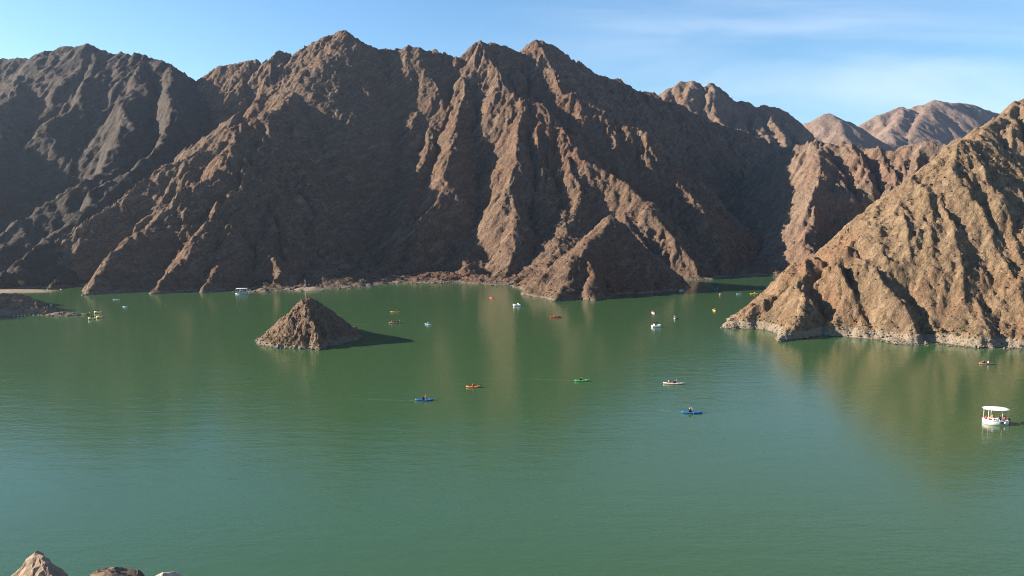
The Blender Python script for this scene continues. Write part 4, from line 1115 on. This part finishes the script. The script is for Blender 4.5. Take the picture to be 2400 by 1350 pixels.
# dry reeds on the far bench: one mass
vs = []; fs = []
for _ in range(1400):
    px = 772 + rng_.random() * 46; px = px if rng_.random() < 0.8 else rng_.uniform(735, 830)
    P = wat(px, 663 + rng_.uniform(-2.2, 1.2) - abs(px - 798) * 0.02, 1.0); zb = float(main.at(P[0], P[1])); h = rng_.uniform(0.4, 1.1)
    a = rng_.uniform(0, 6.28); dx_, dy_ = math.cos(a) * 0.09, math.sin(a) * 0.09; lx, ly = rng_.uniform(-.3, .3), rng_.uniform(-.3, .3)
    b = len(vs); vs += [(P[0] - dx_, P[1] - dy_, zb), (P[0] + dx_, P[1] + dy_, zb), (P[0] + lx, P[1] + ly, zb + h)]; fs.append((b, b + 1, b + 2))
me = bpy.data.meshes.new('reeds'); me.from_pydata(vs, [], fs); me.materials.append(M_DRY)
o = bpy.data.objects.new('reeds', me); o['kind'] = 'stuff'; COL.objects.link(o)

vs = []; fs = []
for _ in range(2600):
    g0 = rng_.choice(((634, 790, 9, 12), (655, 800, 12, 9), (690, 800, 16, 8), (722, 812, 9, 5), (672, 818, 8, 4)))
    P = isle.hit(g0[0] + rng_.gauss(0, g0[2]), g0[1] + rng_.gauss(0, g0[3]))
    if not P or P[2] < 0.7: continue
    a = rng_.uniform(0, 6.28); w_ = 0.035; h = rng_.uniform(0.12, 0.38); b = len(vs); lx, ly = rng_.uniform(-.15, .15), rng_.uniform(-.15, .15)
    vs += [(P[0] - math.cos(a) * w_, P[1] - math.sin(a) * w_, P[2] - 0.03), (P[0] + math.cos(a) * w_, P[1] + math.sin(a) * w_, P[2] - 0.03), (P[0] + lx, P[1] + ly, P[2] + h)]; fs.append((b, b + 1, b + 2))
me = bpy.data.meshes.new('grass'); me.from_pydata(vs, [], fs); me.materials.append(leaf_mat('dry_grass', (0.34, 0.25, 0.085), 0.3))
o = bpy.data.objects.new('grass', me); o['kind'] = 'stuff'; COL.objects.link(o)

# ------------------------------------------------------------------ loose stones
def stones(name, rel, n, pick, s0, s1, mat, seed):
    r = np.random.RandomState(seed)
    pts = []
    while len(pts) < n:
        x = r.uniform(rel.xs[0] + 1, rel.xs[-1] - 1, n * 3); y = r.uniform(rel.ys[0] + 1, rel.ys[-1] - 1, n * 3); z = rel.at(x, y)
        ok = pick(x, y, z, r.uniform(0, 1, len(x)))
        pts += list(zip(x[ok], y[ok], z[ok]))
        if not ok.any(): return
    pts = np.array(pts[:n])
    bm = bmesh.new(); bmesh.ops.create_icosphere(bm, subdivisions=1, radius=1.0)
    bv = np.array([v.co[:] for v in bm.verts]); bf = np.array([[v.index for v in f.verts] for f in bm.faces]); bm.free()
    nv = len(bv); V = []; F = []
    sz = s0 + (s1 - s0) * r.uniform(0, 1, n) ** 3
    for i in range(n):
        q = bv * r.uniform(0.65, 1.25, (nv, 1)) * np.array([r.uniform(.8, 1.4), r.uniform(.7, 1.1), r.uniform(.5, .9)]) * sz[i]
        a = r.uniform(0, 6.28); c, s = math.cos(a), math.sin(a)
        q = np.stack([q[:, 0] * c - q[:, 1] * s, q[:, 0] * s + q[:, 1] * c, q[:, 2]], 1)
        V.append(q + pts[i] + np.array([0, 0, sz[i] * 0.2])); F.append(bf + i * nv)
    V = np.concatenate(V).astype(np.float32); F = np.concatenate(F).astype(np.int32)
    me = bpy.data.meshes.new(name); me.vertices.add(len(V)); me.vertices.foreach_set('co', V.ravel()); me.loops.add(F.size); me.loops.foreach_set('vertex_index', F.ravel())
    me.polygons.add(len(F)); me.polygons.foreach_set('loop_start', np.arange(0, F.size, 3, dtype=np.int32)); me.update(calc_edges=True); me.materials.append(mat)
    o = bpy.data.objects.new(name, me); o['kind'] = 'stuff'; COL.objects.link(o)
stones('rubble', near, 7000, lambda x, y, z, u: (z > -0.2) & (z < 60) & (u < np.where(z < 4, 1.0, 0.16)) & (y < 252), 0.07, 0.42, M_NEAR, 1)
stones('rubble', isle, 1800, lambda x, y, z, u: (z > -0.15) & (u < np.where(z < 2.2, 1.0, 0.35)), 0.06, 0.34, M_ISLE, 2)
stones('rubble', main, 5000, lambda x, y, z, u: (z > -0.3) & (z < 40) & (u < np.where(z < 4, 0.5, 0.12)) & (y < 440), 0.12, 0.7, M_MAIN, 3)
stones('rubble', mound, 700, lambda x, y, z, u: (z > -0.1) & (x > -175) & (u < np.where(z < 1.6, 1.0, 0.3)), 0.08, 0.40, M_ISLE, 4)
stones('rubble', left, 1800, lambda x, y, z, u: (z > -0.3) & (z < 25) & (x > -260) & (u < np.where(z < 4, 1.0, 0.1)), 0.2, 1.0, M_LEFT, 6)

# ------------------------------------------------------------------ flag on the islet
fx, fy = pt(716, 695, 204)[:2]; fz = float(isle.at(fx, fy))
fp = thing('flagpole', (fx, fy, fz - 0.1), 0, 'thin pale flagpole with a limp red topped flag on the islet summit', 'flagpole')
bm = bmesh.new(); tube(bm, (0, 0, 0), (0, 0, 4.9), 0.075, 0.055, 10); ball(bm, (0, 0, 4.93), 0.06); mob('pole', bm_mesh('pole', bm), fp, paint('pale_pole', (0.62, 0.58, 0.50)))
bm = bmesh.new(); rbox(bm, (0, 0, 0.22), (0.55, 0.55, 0.45), 0.06); mob('plinth', bm_mesh('plinth', bm, False), fp, M_ISLE)
bm = bmesh.new(); bands = []
for i in range(11):
    z = 4.75 - i * 0.17; row = []
    for k in range(7):
        a = k * 0.95; row.append(bm.verts.new((-0.04 - 0.085 * k * (0.5 + 0.09 * i) * 0.55, 0.07 * math.sin(a + i * 0.25), z - 0.05 * k)))
    bands.append(row)
for i in range(10):
    for k in range(6):
        f = bm.faces.new((bands[i][k], bands[i][k + 1], bands[i + 1][k + 1], bands[i + 1][k])); f.material_index = 0 if i < 5 else (1 if i < 8 else (2 if k < 3 else 3))
bmesh.ops.solidify(bm, geom=bm.faces[:], thickness=0.015)
mob('flag', bm_mesh('flag', bm), fp, [CLOTH['red'], CLOTH['white'], plain('green_flag', (0.02, 0.20, 0.06), 0.8), CLOTH['black']])

# ------------------------------------------------------------------ the hilltop under the camera and its boulders
M_TOP = rock_mat('rock_hilltop', (0.105, 0.073, 0.050), (0.215, 0.152, 0.105), (0.35, 0.262, 0.185), grain=9.0, band_z=2.0, bump=0.4)
top = Relief(-120, 120, -40, 75, 0.8, 131)
tz = np.where(top.Y < 2.2, 31.3 - 0.02 * np.abs(top.Y - 2.2), 31.3 - 0.86 * (top.Y - 2.2)); top.H = (tz - 0.0006 * top.X ** 2).astype(np.float32)
nz = 1.6 * fbm(top.X, top.Y, 14, 4, 0.55, 9, True) * np.clip((np.hypot(top.X, top.Y - 1) - 5) / 12, 0, 1); top.H += np.minimum(nz, 0.2).astype(np.float32) - 0.12
top.build('hillside', M_TOP, low=-3)
def boulder(pts, label, seed, sub=3, amp=0.013, mat=None):
    bm = bmesh.new()
    for p in pts: bm.verts.new(p)
    bmesh.ops.convex_hull(bm, input=bm.verts[:])
    bmesh.ops.delete(bm, geom=[v for v in bm.verts if not v.link_faces], context='VERTS')
    bmesh.ops.bevel(bm, geom=bm.edges[:], offset=0.007, segments=1, affect='EDGES', clamp_overlap=True)
    bmesh.ops.triangulate(bm, faces=bm.faces[:])
    for _ in range(4):
        es = [e for e in bm.edges if e.calc_length() > 0.045]
        if es: bmesh.ops.subdivide_edges(bm, edges=es, cuts=1)
        bmesh.ops.triangulate(bm, faces=bm.faces[:])
    bm.normal_update()
    co = np.array([v.co[:] for v in bm.verts]); nn = [v.normal.copy() for v in bm.verts]
    d = fbm(co[:, 0] * 1.3 + co[:, 2] * 0.7, co[:, 1] + co[:, 2] * 1.1, 0.16, 5, 0.6, seed, True) - 0.4
    d2 = np.round(fbm(co[:, 0] + co[:, 2] * 0.9, co[:, 1] * 0.4 + co[:, 2] * 0.5, 0.11, 2, 0.5, seed + 3) * 3) / 3
    for v, n_, k, k2 in zip(bm.verts, nn, d, d2): v.co += n_ * float(k * amp + k2 * amp * 0.6)
    c = sum((Vector(p) for p in pts), Vector()) / len(pts); c.z = min(p[2] for p in pts)
    for v in bm.verts: v.co -= c
    o = mob('boulder', bm_mesh('boulder', bm, False), None, mat or M_TOP); o.location = c
    tag(o, label, 'boulder', 'boulders below the viewpoint')
def bp_(px, py, Y): return pt(px, py, Y)
boulder([bp_(86, 1295, 3.60), bp_(72, 1309, 3.66), bp_(108, 1314, 3.72), bp_(40, 1352, 3.50), bp_(-30, 1420, 3.42), bp_(154, 1354, 3.70), bp_(230, 1430, 3.62), bp_(120, 1340, 3.50), bp_(135, 1400, 3.35), bp_(60, 1480, 3.20), bp_(250, 1500, 3.5), bp_(-60, 1520, 3.4), bp_(60, 1440, 4.2), bp_(180, 1450, 4.2)],
        'sharp pyramid shaped tan boulder in the lower left corner', 3)
boulder([bp_(214, 1352, 3.75), bp_(234, 1341, 3.80), bp_(252, 1338, 3.84), bp_(300, 1341, 3.86), bp_(318, 1337, 3.90), bp_(329, 1340, 3.92), bp_(334, 1353, 3.90), bp_(240, 1352, 3.62), bp_(320, 1356, 3.66), bp_(190, 1430, 3.6), bp_(360, 1430, 3.75), bp_(210, 1470, 4.3), bp_(350, 1470, 4.3), bp_(250, 1500, 3.4)],
        'flat topped dark boulder just right of the pyramid shaped one', 5, amp=0.012, mat=rock_mat('rock_dark', (0.05, 0.034, 0.025), (0.115, 0.078, 0.056), (0.21, 0.15, 0.11), grain=9.0, bump=0.4))
boulder([bp_(362, 1350, 4.0), bp_(385, 1346, 4.02), bp_(410, 1345, 4.05), bp_(420, 1352, 4.05), bp_(345, 1420, 3.9), bp_(440, 1420, 4.0), bp_(350, 1450, 4.4), bp_(430, 1450, 4.4), bp_(390, 1480, 3.7)],
        'pale boulder tip barely showing at the bottom edge', 7, amp=0.012, mat=rock_mat('rock_pale', (0.26, 0.21, 0.16), (0.38, 0.31, 0.25), (0.52, 0.44, 0.37), grain=9.0, bump=0.3))
#DETAIL_END
# ------------------------------------------------------------------ haze
def haze(density):
    me = bpy.data.meshes.new('haze')
    x0, x1, y0, y1, z0, z1 = -4200, 4200, -3200, 5200, -6.0, 330.0
    v = [(x, y, z) for z in (z0, z1) for y in (y0, y1) for x in (x0, x1)]
    me.from_pydata(v, [], [(0, 2, 3, 1), (4, 5, 7, 6), (0, 1, 5, 4), (2, 6, 7, 3), (0, 4, 6, 2), (1, 3, 7, 5)])
    m = bpy.data.materials.new('haze_air'); m.use_nodes = True
    n, l = m.node_tree.nodes, m.node_tree.links; n.clear()
    o_ = n.new('ShaderNodeOutputMaterial'); pv = n.new('ShaderNodeVolumePrincipled')
    pv.inputs['Color'].default_value = (0.62, 0.78, 1.0, 1)
    pv.inputs['Density'].default_value = density
    pv.inputs['Anisotropy'].default_value = 0.7
    l.new(pv.outputs[0], o_.inputs['Volume'])
    me.materials.append(m)
    o = bpy.data.objects.new('haze', me); o['kind'] = 'stuff'; COL.objects.link(o)
haze(0.00010)
